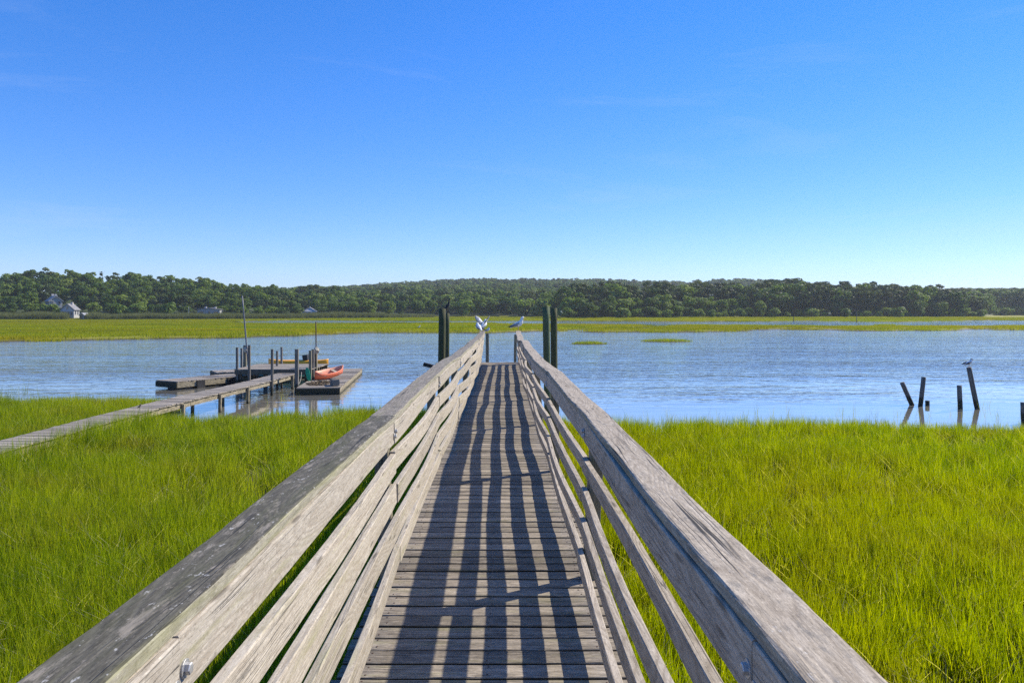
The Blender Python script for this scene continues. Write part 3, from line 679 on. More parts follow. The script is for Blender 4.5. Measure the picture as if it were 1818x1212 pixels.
obj('cockpit_rim', loft('cockpit_rim', [(.4 * math.cos(a), .2 * math.sin(a), .30) for a in np.linspace(0, 2*math.pi, 16)], pr, [M['black']], smooth=True), k2)
tag(k2, 'teal kayak showing under the raised platform', 'kayak')
o = obj('timber_block', loft('timber_block', [(-.42, 0, 0), (-.1, 0, .0), (.42, 0, 0)], profile(.28, .26, .015, 3), [M['dock']], seed=77), loc=(-7.35, 32.2, .445), rot=(0, R(3), R(112)))
tag(o, 'grey squared timber block lying on the canoe dock', 'timber')
g = np.random.default_rng(9); V, Fc = [], []
for i in range(420):
    a, rr = g.uniform(0, 6.28), g.uniform(0, 1) ** .6; p = np.array([math.cos(a) * rr * .55, math.sin(a) * rr * .9, .02 + .12 * (1 - rr) * g.uniform(.3, 1)])
    d = g.normal(0, 1, 3) * [1, 1, .3]; d /= np.linalg.norm(d); e = np.cross(d, g.normal(0, 1, 3)); e /= np.linalg.norm(e); s = len(V)
    L_ = g.uniform(.05, .16); V += [p - d*L_ - e*.01, p + d*L_ - e*.01, p + d*L_ + e*.01, p - d*L_ + e*.01]; Fc.append((s, s+1, s+2, s+3))
tag(obj('seaweed_pile', mkmesh('seaweed_pile', V, Fc, [M['straw']]), loc=(-8.2, 33.0, .30)), 'brown pile of dry seaweed on the near end of the canoe dock', 'seaweed', kind='stuff')
o = obj('paddle_board', loft('paddle_board', [(0, 0, z) for z in (0, .12, .3, .5, .62)], profile(.20, .035, .015, 3), [M['green']], up=(0, 1, 0), scl=[.5, .95, 1, .9, .4], smooth=False), loc=(-8.98, 34.15, .32), rot=(R(-8), R(-10), R(20)))
tag(o, 'small bright green board standing against the posts by the canoe', 'board')
t_ = np.linspace(0, 1, 14)
o = obj('mooring_rope', loft('mooring_rope', [(-9.25 + .1*math.sin(3*t), 33.8 - 1.3 * t, .75 - .62 * t + .35 * (t*t - t)) for t in t_], pr, [M['rope']], smooth=True))
tag(o, 'pale mooring rope hanging from the platform to the canoe dock', 'rope')

# old posts in the water on the right
GR = 'old pilings standing in the water'
def opost(b, t, w, label, seed):
    B = at(b[0], b[1], 0); zt = EYE - (t[1] - HY) * B[1] / F
    T = Vector((atY(t[0], B[1]), B[1], zt)); B = Vector(B); d = (T - B).normalized()
    pile('old_piling', B - d * 1.3, T, w / 2, M['greypost'], label, 'piling', GR, False, .97, seed)
    return T
opost((1619, 719), (1601.5, 679), .165, 'leftmost old piling in the water, leaning left', 911)
opost((1634, 721), (1640, 669), .165, 'tall ragged old piling leaning slightly right, second from left', 912)
opost((1646.5, 720), (1646.5, 711), .16, 'short stub of a piling barely above the water', 913)
opost((1705, 726), (1703, 684), .17, 'upright grey piling left of the one with the gull', 914)
TG = opost((1735, 726), (1720, 652), .17, 'tallest old piling leaning left with a gull on top', 915)
opost((1818, 752), (1816.5, 714), .16, 'old piling cut by the right edge of the picture', 916)

# ------------------------------------------------------------------ birds
def tube(name, st, mats, n=12, parent=None):
    """continuous body through stations (x, z, half width, half height, material slot)"""
    P = np.array([(s[0], 0, s[1]) for s in st], float); t = np.gradient(P, axis=0); t /= np.linalg.norm(t, axis=1)[:, None]
    sd = np.array([0, 1.0, 0]); V, Fc, MI = [], [], []
    for p, tt, s in zip(P, t, st):
        u = np.cross(tt, sd) * -1
        for j in range(n):
            a = 2 * math.pi * j / n; V.append(p + sd * s[2] * math.cos(a) + u * s[3] * math.sin(a))
    for i in range(len(st) - 1):
        for j in range(n):
            Fc.append((i*n + j, i*n + (j+1) % n, (i+1)*n + (j+1) % n, (i+1)*n + j)); MI.append(st[i][4])
    Fc.append(tuple(range(n))[::-1]); MI.append(st[0][4]); Fc.append(tuple(range((len(st)-1)*n, len(st)*n))); MI.append(st[-1][4])
    return obj(name, mkmesh(name, V, Fc, mats, None, MI, True), parent)
def refine(st, k=3):
    st = np.array(st, float); x = np.arange(len(st)); xi = np.linspace(0, len(st) - 1, (len(st) - 1) * k + 1)
    out = [np.interp(xi, x, st[:, c]) for c in range(4)]
    for c in range(4):
        y = out[c].copy(); y[1:-1] = (out[c][:-2] + 2 * out[c][1:-1] + out[c][2:]) / 4; out[c] = y
    m = [int(st[min(int(v), len(st) - 1), 4]) for v in xi]
    return [tuple(out[c][i] for c in range(4)) + (m[i],) for i in range(len(xi))]
def slab(name, outline, th, mat, parent, camber=0.0, **k):
    """a wing: outline in x,y with thickness th, slightly domed"""
    o2 = np.array(outline, float); c = o2.mean(0); n = len(o2); V = []
    for z, f in ((th / 2, .8), (0, 1.0), (-th / 2, .8)):
        for p in o2: q = c + (p - c) * f; V.append((q[0], q[1], z))
    V += [(c[0], c[1], th * .6 + camber), (c[0], c[1], -th * .6 + camber)]
    Fc = []
    for r_ in (0, 1):
        for i in range(n): Fc.append((r_*n + i, (r_+1)*n + i, (r_+1)*n + (i+1) % n, r_*n + (i+1) % n))
    for i in range(n): Fc.append((i, (i+1) % n, 3*n)); Fc.append((2*n + (i+1) % n, 2*n + i, 3*n + 1))
    me = mkmesh(name, V, Fc, mat if isinstance(mat, list) else [mat], None, None, True)
    if isinstance(mat, list):
        xm = np.array([np.mean([V[i][0] for i in p.vertices]) for p in me.polygons]); me.polygons.foreach_set('material_index', (xm < k.pop('split', -.16)).astype(np.int32))
    return obj(name, me, parent, **k)
GULL = [(-.225, .095, .030, .008, 0), (-.14, .135, .040, .025, 0), (-.055, .170, .070, .062, 0), (.03, .205, .084, .082, 0), (.085, .255, .070, .068, 0),
        (.108, .315, .048, .048, 0), (.118, .365, .042, .044, 0), (.140, .395, .040, .040, 0), (.172, .390, .020, .020, 1), (.200, .380, .011, .013, 1), (.222, .366, .004, .005, 1)]
def legs(parent, x, zt, mat, sep=.028, r=.006):
    pr = [(r * math.cos(2*math.pi*i/6), r * math.sin(2*math.pi*i/6)) for i in range(6)]
    for s in (-1, 1):
        obj('leg', loft('leg', [(x, s*sep, zt), (x + .008, s*sep, zt * .5), (x, s*sep, .006)], pr, [mat], up=(0, 1, 0)), parent)
        V, Fc = box_data(x - .01, x + .045, s*sep - .018, s*sep + .018, 0, .006); obj('foot', mkmesh('foot', V, Fc, [mat]), parent)
def gull(loc, rz, scale, label, head='white', back='greyf', raised=False, hunched=0.0, group='gulls perched on the pier and pilings'):
    g = empty('gull', loc, rz); g.scale = (scale,) * 3; tag(g, label, 'gull', group)
    st = [(s[0] - (.03 * hunched if s[0] > .11 else 0), s[1] - hunched * max(0, s[1] - .2) * .6, *s[2:]) for s in GULL]
    tube('body', refine(st), [M['white'], M['bill'] if head == 'white' else M['black']], parent=g)
    if head != 'white':
        hz = st[7][1]; hx = st[7][0]
        tube('hood', refine([(hx - .045, hz - .012, .02, .02, 0), (hx - .02, hz, .036, .036, 0), (hx + .008, hz + .002, .0365, .0365, 0), (hx + .03, hz - .003, .022, .022, 0)]), [M['darkf']], parent=g)
    legs(g, .0, .14, M['leg'])
    fold = [(.10, 0), (.06, .05), (-.05, .055), (-.18, .03), (-.30, .005), (-.20, -.02), (-.04, -.045), (.07, -.04)]
    spread = [(.06, 0), (.07, .12), (.04, .25), (-.06, .36), (-.12, .30), (-.14, .15), (-.10, 0)]
    for s in (-1, 1):
        if raised:
            w = slab('wing', [(a, s * b) for a, b in spread], .022, [M['white'], M['greyf']], g, .01, split=-.02, loc=(-.01, s * .045, .235), rot=(s * R(52), R(-8), s * R(-18)))
        else:
            w = slab('wing', fold, .022, [M[back], M['darkf']], g, .01, loc=(-.01, s * .070, .195), rot=(s * R(72), R(-16), s * R(-4)))
        V, Fc = box_data(-.005, .005, -.003, .003, -.005, .005)
        obj('eye', mkmesh('eye', V, Fc, [M['darkf']]), g, (st[7][0] + .008, s * .033, st[7][1] + .006))
    return g
zcap = DZ + 1.07
gull((.53, 24.05, zcap + .006), R(8), 1.12, 'large white gull with grey wings standing on the right rail end')
gull((-.68, 21.6, zcap + .006), R(115), .95, 'white gull with dark wing tips and tail up on the left rail end', hunched=.8)
gull((-.60, 23.7, zcap + .006), R(55), 1.0, 'gull raising its grey wings on the left rail end', raised=True, hunched=.3)
gull((-.50, 25.1, 2.812), R(-20), .60, 'small dark-capped gull perched on the left end post', head='dark', hunched=.5)
gull((TG.x, TG.y, TG.z + .002), R(5), .86, 'dark-headed gull standing on the tallest old piling', head='dark', back='darkf', hunched=.5)
# cormorant
cb = empty('cormorant', (-1.95, 26.2, 3.50), R(-5)); tag(cb, 'black cormorant perched on the thin piling left of the pier', 'cormorant')
tube('body', refine([(-.20, .05, .035, .008, 0), (-.11, .10, .045, .03, 0), (-.03, .19, .062, .055, 0), (.03, .29, .056, .055, 0), (.055, .37, .030, .032, 0), (.06, .44, .021, .022, 0),
                     (.068, .50, .022, .024, 0), (.10, .525, .020, .02, 0), (.13, .525, .008, .009, 1), (.17, .52, .005, .006, 1)]), [M['darkf'], M['bill']], parent=cb)
for s in (-1, 1): slab('wing', [(.06, 0), (.0, .05), (-.12, .05), (-.26, 0), (-.1, -.04)], .02, M['darkf'], cb, .01, loc=(-.03, s * .052, .20), rot=(s * R(76), R(-52), 0))
legs(cb, .0, .12, M['darkf'], .03, .01)
# sparrow on the low walkway
sb = empty('small_bird', (at(248, 729, WZ)[0], at(248, 729, WZ)[1], WZ + .035), R(15)); sb.scale = (.5,) * 3; tag(sb, 'tiny brown bird standing upright on the low walkway edge', 'bird')
tube('body', refine([(-.16, .10, .02, .006, 0), (-.08, .14, .03, .03, 0), (.0, .19, .05, .05, 0), (.04, .25, .045, .045, 0), (.055, .31, .034, .034, 0), (.085, .32, .012, .012, 1), (.11, .315, .003, .003, 1)]), [M['brownf'], M['darkf']], parent=sb)
for s in (-1, 1): slab('wing', [(.05, 0), (.0, .04), (-.1, .03), (-.18, 0), (-.06, -.03)], .016, M['brownf'], sb, .008, loc=(.0, s * .042, .19), rot=(s * R(76), R(-35), 0))
legs(sb, .0, .14, M['darkf'], .02, .006)
# gulls far out
fg = gull((atY(997, 150), 150, 3.0), R(175), 1.2, 'tiny white gull flying low before the right wood', raised=True, group='gulls far out over the marsh')
gull((atY(744, 125), 125, .52), R(20), 1.3, 'tiny white gull out on the far marsh left of the pier', group='gulls far out over the marsh')

# ------------------------------------------------------------------ grass
store = bpy.data.collections.new('clump_shapes')       # shapes for scattering, not part of the scene
def scatter(name, pts, rotz, scl, idx, shapes, tilt=None, parent=None):
    c = bpy.data.collections.new(name + '_shapes')
    for q, me in enumerate(shapes):
        o = bpy.data.objects.new('%s_shape_%02d' % (name, q), me); c.objects.link(o)
    me = bpy.data.meshes.new(name); n = len(pts)
    me.vertices.add(n); me.vertices.foreach_set('co', np.asarray(pts, np.float32).ravel())
    rot = np.zeros((n, 3), np.float32); rot[:, 2] = rotz
    if tilt is not None: rot[:, 0] = tilt[:, 0]; rot[:, 1] = tilt[:, 1]
    sc = np.asarray(scl, np.float32)
    if sc.ndim == 1: sc = np.repeat(sc[:, None], 3, 1)
    a = me.attributes.new('rot', 'FLOAT_VECTOR', 'POINT'); a.data.foreach_set('vector', rot.ravel())
    a = me.attributes.new('scl', 'FLOAT_VECTOR', 'POINT'); a.data.foreach_set('vector', sc.ravel())
    a = me.attributes.new('idx', 'INT', 'POINT'); a.data.foreach_set('value', np.asarray(idx, np.int32))
    me.update()
    o = obj(name, me, parent)
    ng = bpy.data.node_groups.new(name, 'GeometryNodeTree')
    ng.interface.new_socket('Geometry', in_out='INPUT', socket_type='NodeSocketGeometry')
    ng.interface.new_socket('Geometry', in_out='OUTPUT', socket_type='NodeSocketGeometry')
    gi, go = ng.nodes.new('NodeGroupInput'), ng.nodes.new('NodeGroupOutput')
    ci = ng.nodes.new('GeometryNodeCollectionInfo'); ci.inputs['Collection'].default_value = c
    ci.inputs['Separate Children'].default_value = True; ci.inputs['Reset Children'].default_value = True
    ip = ng.nodes.new('GeometryNodeInstanceOnPoints'); ip.inputs['Pick Instance'].default_value = True
    def na(nm, t):
        x = ng.nodes.new('GeometryNodeInputNamedAttribute'); x.data_type = t; x.inputs[0].default_value = nm
        return x.outputs[0]
    L = ng.links.new
    L(gi.outputs[0], ip.inputs['Points']); L(ci.outputs[0], ip.inputs['Instance']); L(na('idx', 'INT'), ip.inputs['Instance Index'])
    eu = ng.nodes.new('FunctionNodeEulerToRotation'); L(na('rot', 'FLOAT_VECTOR'), eu.inputs[0]); L(eu.outputs[0], ip.inputs['Rotation'])
    L(na('scl', 'FLOAT_VECTOR'), ip.inputs['Scale']); L(ip.outputs[0], go.inputs[0])
    md = o.modifiers.new('scatter', 'NODES'); md.node_group = ng
    return o

def clump(seed, n, rad, h0, h1, wid, lean, mat, segs=3, curl=.25, dry=.955):
    g = np.random.default_rng(seed); V, Fc, A = [], [], []
    for b in range(n):
        a, rr = g.uniform(0, 6.283), rad * math.sqrt(g.random()); p = np.array([rr * math.cos(a), rr * math.sin(a), -.03])
        H = g.uniform(h0, h1); la = g.uniform(0, 6.283); ln = abs(g.normal(0, lean)); d = np.array([math.cos(la), math.sin(la), 0])
        fa = g.uniform(0, 3.14); sd = np.array([math.cos(fa), math.sin(fa), 0]); w = wid * g.uniform(.6, 1.3); cu = g.uniform(.3, 1) * curl
        val = g.random(); dead = val > dry
        if dead: val = .98
        if dead: ln += .35; cu += .3
        s = len(V)
        for i in range(segs):
            t = i / segs; c = p + np.array([0, 0, 1]) * H * t * (1 - .25 * cu * t) + d * H * (ln * t + cu * t * t * .6)
            ww = w * (1 - .55 * t) / 2; V += [c - sd * ww, c + sd * ww]; A += [val, val]
        V.append(p + np.array([0, 0, 1]) * H * (1 - .25 * cu) + d * H * (ln + cu * .6)); A.append(val)
        for i in range(segs - 1): Fc.append((s + 2*i, s + 2*i + 1, s + 2*i + 3, s + 2*i + 2))
        Fc.append((s + 2*segs - 2, s + 2*segs - 1, s + 2*segs))
    return mkmesh('grass_clump', V, Fc, [mat], attr={'lv': A})

def near_points(g, x0, x1, y0, y1, dens):
    n = int((x1 - x0) * (y1 - y0) * dens); x = g.uniform(x0, x1, n); y = g.uniform(y0, y1, n)
    sh = np.interp(x, SH_X, SH_Y) + (vnoise(x * .9, y * .9, 1) - .5) * .9
    edge = sh - y
    keep = (np.abs(x) < .78 * y + 3.5) & (edge > -.8) & (g.random(n) < np.clip((edge + .8) / 1.3, 0.05, 1))
    bare = vnoise(x * .55, y * .55, 21) * .6 + vnoise(x * 1.9, y * 1.9, 22) * .4
    keep &= g.random(n) < np.clip((bare - .19) * 5.0, .15, 1)
    onw = np.abs(x - wx(y)) < .5
    keep &= ~(onw & (g.random(n) < .85))
    return x[keep], y[keep]
g = np.random.default_rng(3)
for nm, sgn, mat in (('marsh_grass', -1, M['grass']), ('marsh_grass', 1, M['grass_r'])):
    P = []
    for (y0, y1, dn) in ((3.0, 12.0, 75), (12.0, 18.0, 48), (18.0, 27.0, 32)):
        x0, x1 = (-(.78 * y1 + 3.5), 0.0) if sgn < 0 else (0.0, .78 * y1 + 3.5)
        P.append(near_points(g, x0, x1, y0, y1, dn))
    x = np.concatenate([p[0] for p in P]); y = np.concatenate([p[1] for p in P]); n = len(x)
    z = marsh(x, y)
    sc = g.uniform(.75, 1.15, n) * (.80 + .34 * vnoise(x * .35, y * .35, 23))
    sc *= 1 + .55 * np.exp(-((x - wx(y) - .9) / .9) ** 2) * (y < 20.3); under = np.abs(x - wx(y)) < .5; sc = np.where(under, np.minimum(sc, .75), sc)
    s3 = np.stack([np.ones(n) * g.uniform(.9, 1.2, n), np.ones(n), sc], 1)
    shapes = [clump(50 + q + (10 if sgn > 0 else 0), 34, .16, .34, .68, .0105, .13 if sgn < 0 else .10, mat) for q in range(6)] + [clump(75 + q, 9, .22, .25, .60, .011, .5, mat, 3, .6, .15) for q in range(2)]
    o = scatter('marsh_grass', np.stack([x, y, z], 1), g.uniform(0, 6.28, n), s3, np.where((g.random(n) < .05 + .16 * np.clip(vnoise(x * .8, y * .8, 29) - .6, 0, 1) * 2.5), g.integers(6, 8, n), g.integers(0, 6, n)), shapes, g.normal(0, .07, (n, 2)) + [0, .03])
    tag(o, 'tall green cordgrass on the marsh left of the pier' if sgn < 0 else 'bright yellow-green cordgrass on the marsh right of the pier', 'grass', kind='stuff')
# straggling stalks in the water by the shore
x, y = [], []
for (px_, py_, rx, ry, n_) in ((30, 700, 1.1, .7, 26), (8, 699, .5, .5, 8), (1790, 735, 1.0, 1.2, 9), (1240, 742, 5, .6, 40), (1640, 742, 4, .7, 30), (520, 712, 3.0, .8, 26)):
    p = at(px_, py_, 0.0)
    x += list(p[0] + g.normal(0, rx, n_)); y += list(p[1] + g.normal(0, ry, n_))
n = len(x); shapes = [clump(90 + q, 4, .08, .45, .75, .008, .16, M['grass'], curl=.4) for q in range(5)]
o = scatter('water_grass', np.stack([x, y, np.full(n, -.12)], 1), g.uniform(0, 6.28, n), g.uniform(.7, 1.1, n), g.integers(0, 5, n), shapes)
tag(o, 'sparse thin grass stalks standing in the shallow water', 'grass', kind='stuff')
# far marsh
n = 60000; yy = np.sqrt(g.uniform(76**2, 345**2, n)); px_ = g.uniform(-330, 2150, n); xx = (px_ - CX) * yy / F
zz = marsh(xx, yy); yt = np.interp(px_, TL_P, TL_Y)
isl = np.zeros(n, bool)
keep = (zz > -.03) & (yy < yt - 2) & (yy > 78)
for (ix, iy, rx, ry) in ISLETS[:2]: keep &= ((xx - ix) / (rx * 1.3)) ** 2 + ((yy - iy) / (ry * 1.3)) ** 2 > 1
xx, yy, zz = xx[keep], yy[keep], zz[keep]; n = len(xx)
shapes = [clump(120 + q, 70, 1.5, .28, .50, .055, .10, M['fargrass'], 2) for q in range(5)]
o = scatter('far_marsh_grass', np.stack([xx, yy, zz], 1), g.uniform(0, 6.28, n), np.stack([np.ones(n), np.ones(n), g.uniform(.7, 1.15, n) * (.75 + .5 * vnoise(xx * .03, yy * .03, 31))], 1), g.integers(0, 5, n), shapes)
tag(o, 'broad green salt marsh beyond the channel', 'marsh grass', kind='stuff')
for q, (ix, iy, rx, ry) in enumerate(ISLETS[:2]):
    n = 520; a = g.uniform(0, 6.28, n); rr = np.sqrt(g.random(n)); x = ix + rx * rr * np.cos(a); y = iy + ry * rr * np.sin(a)
    shapes = [clump(140 + k_, 8, .16, .35, .62, .018, .12, M['grass'], 2) for k_ in range(4)]
    o = scatter('grass_islet', np.stack([x, y, np.full(n, -.06)], 1), g.uniform(0, 6.28, n), g.uniform(.7, 1.1, n) * np.clip(1.25 - .6 * rr, .4, 1.0) * (.9 if q else 1.0), g.integers(0, 4, n), shapes)
    tag(o, ('long grass islet in the channel right of the pilings', 'thin sparse grass islet just right of the pier pilings')[q], 'islet', kind='stuff')
# reed belts before the left wood
n = 5200; px_ = g.uniform(-300, 770, n); yy = np.interp(px_, TL_P, TL_Y) - g.uniform(2, 13, n)
xx = (px_ - CX) * yy / F; keep = ~((px_ > 119) & (px_ < 153)); keep &= ~((px_ > 700) & (g.random(n) < .4))
xx, yy, px_ = xx[keep], yy[keep], px_[keep]; n = len(xx)
shapes = [clump(160 + q, 60, .8, 1.3, 2.4, .07, .07, M['reed'], 3, .2) for q in range(4)]
o = scatter('reed_belt', np.stack([xx, yy, marsh(xx, yy) - .05], 1), g.uniform(0, 6.28, n), g.uniform(.75, 1.1, n) * (.85 + .5 * vnoise(px_ * .03, 0 * px_, 41)) * np.interp(px_, [0, 700, 770], [1, 1, .7]), g.integers(0, 4, n), shapes)
tag(o, 'grey-green belt of tall reeds along the foot of the left wood', 'reeds', kind='stuff')

# ------------------------------------------------------------------ trees
def crown_mesh(seed, kind):
    g = np.random.default_rng(seed); puffs = []
    if kind == 'broad':
        for i in range(34):
            d = g.normal(0, 1, 3); d /= np.linalg.norm(d); r = g.uniform(.45, .95)
            c = np.array([d[0] * 4.3 * r, d[1] * 4.3 * r, 6.6 + d[2] * 4.9 * r]); puffs.append((c, g.uniform(1.1, 2.0), .75))
        leaf, per = (.34, .62), 64
    elif kind == 'pine':
        for i in range(30):
            z = g.uniform(3.6, 13.0); rad = 3.9 * math.sin(math.pi * min(1, (z - 1.2) / 13.6)) ** .7 * g.uniform(.35, 1); a = g.uniform(0, 6.28)
            puffs.append((np.array([rad * math.cos(a), rad * math.sin(a), z]), g.uniform(1.0, 1.8), .5))
        leaf, per = (.28, .52), 66
    elif kind == 'spruce':
        for i in range(36):
            z = g.uniform(1.5, 13.5); rad = 2.6 * (1 - z / 14.2) * g.uniform(.5, 1); a = g.uniform(0, 6.28)
            puffs.append((np.array([rad * math.cos(a), rad * math.sin(a), z]), g.uniform(.4, .8) * (1.3 - z / 20), .55))
        leaf, per = (.2, .38), 45
    else:
        for i in range(20):
            d = g.normal(0, 1, 3); d /= np.linalg.norm(d); r = g.uniform(.4, .9)
            puffs.append((np.array([d[0] * 2.2 * r, d[1] * 2.2 * r, 1.8 + d[2] * 1.6 * r]), g.uniform(.6, 1.0), .85))
        leaf, per = (.2, .4), 55
    V, Fc, A = [], [], []
    for (c, r, fl) in puffs:
        pv = g.uniform(0, .45)
        for j in range(per):
            d = g.normal(0, 1, 3); d[2] += .35; d /= np.linalg.norm(d); rr = r * g.uniform(.72, 1.08)
            p = c + d * rr * np.array([1, 1, fl]); p[2] = max(p[2], .15)
            nrm = d + g.normal(0, .33, 3); nrm /= np.linalg.norm(nrm); e = np.cross(nrm, g.normal(0, 1, 3)); e /= np.linalg.norm(e); f = np.cross(nrm, e)
            sz = g.uniform(*leaf); s = len(V); V += [p - e*sz, p - f*sz*.7 + e*sz*.1, p + e*sz, p + f*sz*.7 - e*sz*.1]; Fc.append((s, s+1, s+2, s+3)); A += [min(.95, pv + g.uniform(0, .5))] * 4
    mat = {'broad': M['leaf_a'], 'pine': M['leaf_p'], 'spruce': M['leaf_p'], 'shrub': M['leaf_s']}[kind]
    return mkmesh('crown', V, Fc, [mat], attr={'lv': A})
def trunk_mesh(seed, kind):
    g = np.random.default_rng(seed); V, Fc = [], []
    H = {'broad': 8.0, 'pine': 12.0, 'spruce': 13.0, 'shrub': 2.0}[kind]; r0 = {'broad': .26, 'pine': .22, 'spruce': .2, 'shrub': .07}[kind]
    def limb(a, b, ra, rb, n=6, k_=4):
        a, b = np.array(a, float), np.array(b, float); s = len(V); md = g.normal(0, .04, 3) * np.linalg.norm(b - a)
        ax = (b - a) / np.linalg.norm(b - a); u = np.cross(ax, [.3, .9, .1]); u /= np.linalg.norm(u); w = np.cross(ax, u)
        for i in range(k_):
            t = i / (k_ - 1); c = a + (b - a) * t + md * math.sin(math.pi * t); r = ra + (rb - ra) * t
            for j in range(n): V.append(c + r * (u * math.cos(6.283*j/n) + w * math.sin(6.283*j/n)))
        for i in range(k_ - 1):
            for j in range(n): Fc.append((s + i*n + j, s + i*n + (j+1) % n, s + (i+1)*n + (j+1) % n, s + (i+1)*n + j))
    limb((0, 0, -.5), (g.normal(0, .3), g.normal(0, .3), H), r0, r0 * .35)
    for i in range(7 if kind != 'shrub' else 5):
        z = H * g.uniform(.45, .95); a = g.uniform(0, 6.28); L = H * g.uniform(.2, .36)
        limb((0, 0, z), (L * math.cos(a), L * math.sin(a), z + L * g.uniform(.2, .8)), r0 * .4, r0 * .12, 5, 3)
    return mkmesh('trunk', V, Fc, [M['trunk']])
KN = {'broad': 5, 'pine': 4, 'spruce': 2, 'shrub': 4}
CR = {k_: [crown_mesh(200 + 10 * i + q, k_) for q in range(n_)] for i, (k_, n_) in enumerate(KN.items())}
TR = {k_: [trunk_mesh(300 + 10 * i + q, k_) for q in range(n_)] for i, (k_, n_) in enumerate(KN.items())}
HT = {'broad': 12.2, 'pine': 13.8, 'spruce': 14.2, 'shrub': 3.8}
NAME = {'broad': 'broadleaf_tree', 'pine': 'pine_tree', 'spruce': 'spruce_tree', 'shrub': 'shrub'}
CAT = {'broad': 'tree', 'pine': 'pine tree', 'spruce': 'spruce tree', 'shrub': 'shrub'}
SKY_P = np.array([-300, 0, 27, 58, 83, 103, 120, 145, 168, 200, 222, 243, 258, 269, 277, 300, 315, 333, 358, 372, 400, 433, 467, 492, 512, 550, 603, 650, 700, 770, 853, 903, 935, 1000, 1060, 1090, 1130, 1180, 1250, 1300, 1350, 1400, 1450, 1500, 1585, 1660, 1700, 1740, 1770, 1818, 2200.])
SKY_Q = np.array([484, 486, 478, 476, 474, 483, 478, 482, 479, 482.5, 485, 476, 483, 481, 491, 482, 483, 492, 487, 493, 499, 499, 505, 502, 509, 504, 507.5, 505, 502, 499, 494, 494, 496, 496, 496, 497, 500, 498, 500, 499, 495, 491, 495, 499, 500, 504, 509, 520, 514, 509, 508.])
trees = []            # (px, Y, kind, height, row)
g = np.random.default_rng(21)
def row(p0, p1, dY, spacing, kinds, hf, name, jit=.35):
    px = p0
    while px < p1:
        Yc = np.interp(px, TL_P, TL_Y) + dY + g.normal(0, 2.0)
        k_ = g.choice([q for q, _ in kinds], p=[w for _, w in kinds]); x_ = (px - CX) * Yc / F
        gz = float(marsh(x_, Yc)); h = hf(px, Yc, gz, k_) * g.uniform(.9, 1.06)
        trees.append((px, Yc, k_, float(np.clip(h, 1.6, 19)), name, gz))
        px += spacing * F / Yc * g.uniform(1 - jit, 1 + jit)
def sky_h(over):      # tree tops that reach the wood's skyline, less some metres
    return lambda px, Y_, gz, k_: EYE + (HY - np.interp(px, SKY_P, SKY_Q)) * Y_ / F - gz - over
def frac_h(fr):       # tops part of the way up to the skyline
    return lambda px, Y_, gz, k_: max(3.5, EYE + (HY - (HY + (np.interp(px, SKY_P, SKY_Q) - HY) * fr)) * Y_ / F - gz)
bl = [('broad', .85), ('pine', .12), ('spruce', .03)]
row(-260, 600, 3, 5.2, [('broad', .55), ('shrub', .45)], frac_h(.22), 'front')
row(-260, 620, 16, 5.0, bl, frac_h(.48), 'second')
row(-260, 640, 36, 5.4, bl, frac_h(.70), 'third')
row(-260, 600, 62, 5.6, bl, frac_h(.88), 'fourth')
row(-260, 600, 86, 5.2, [('broad', .82), ('pine', .15), ('spruce', .03)], sky_h(0), 'skyline')
row(600, 1010, 3, 6.5, [('broad', .8), ('shrub', .2)], frac_h(.45), 'front')
row(590, 1010, 22, 6.5, bl, frac_h(.62), 'second')
row(590, 1010, 50, 7.5, bl, frac_h(.72), 'third')
pn = [('pine', .68), ('broad', .32)]
row(985, 1350, -3, 4.2, [('shrub', .8), ('broad', .2)], lambda px, Y_, gz, k_: (g.uniform(2.5, 4.5) if k_ == 'shrub' else g.uniform(5, 8)), 'front')
row(1350, 1745, -3, 5.0, [('shrub', .85), ('broad', .15)], lambda px, Y_, gz, k_: g.uniform(2.2, 5.0) if k_ == 'shrub' else g.uniform(5, 9), 'front')
row(1000, 1330, 6, 5.2, [('broad', .9), ('pine', .1)], frac_h(.55), 'second')
row(1330, 1745, 5, 5.0, pn, frac_h(.82), 'second')
row(1000, 1745, 9, 3.6, [('shrub', 1.0)], lambda px, Y_, gz, k_: g.uniform(3.0, 6.0), 'under')
row(1000, 1745, 26, 3.6, [('shrub', 1.0)], lambda px, Y_, gz, k_: g.uniform(3.5, 6.5), 'under')
row(1010, 1740, 20, 4.8, pn, frac_h(.90), 'third')
row(1060, 1735, 36, 4.8, [('pine', .85), ('broad', .15)], sky_h(0), 'skyline')
row(1742, 2100, 2, 3.2, [('shrub', 1.0)], lambda px, Y_, gz, k_: g.uniform(3.5, 7), 'under')
row(1742, 2100, 18, 3.2, [('shrub', 1.0)], lambda px, Y_, gz, k_: g.uniform(4, 8), 'under')
row(1748, 2100, 8, 6.0, [('broad', .6), ('pine', .4)], frac_h(.75), 'front')
row(1740, 2100, 30, 6.0, pn, sky_h(0), 'skyline')

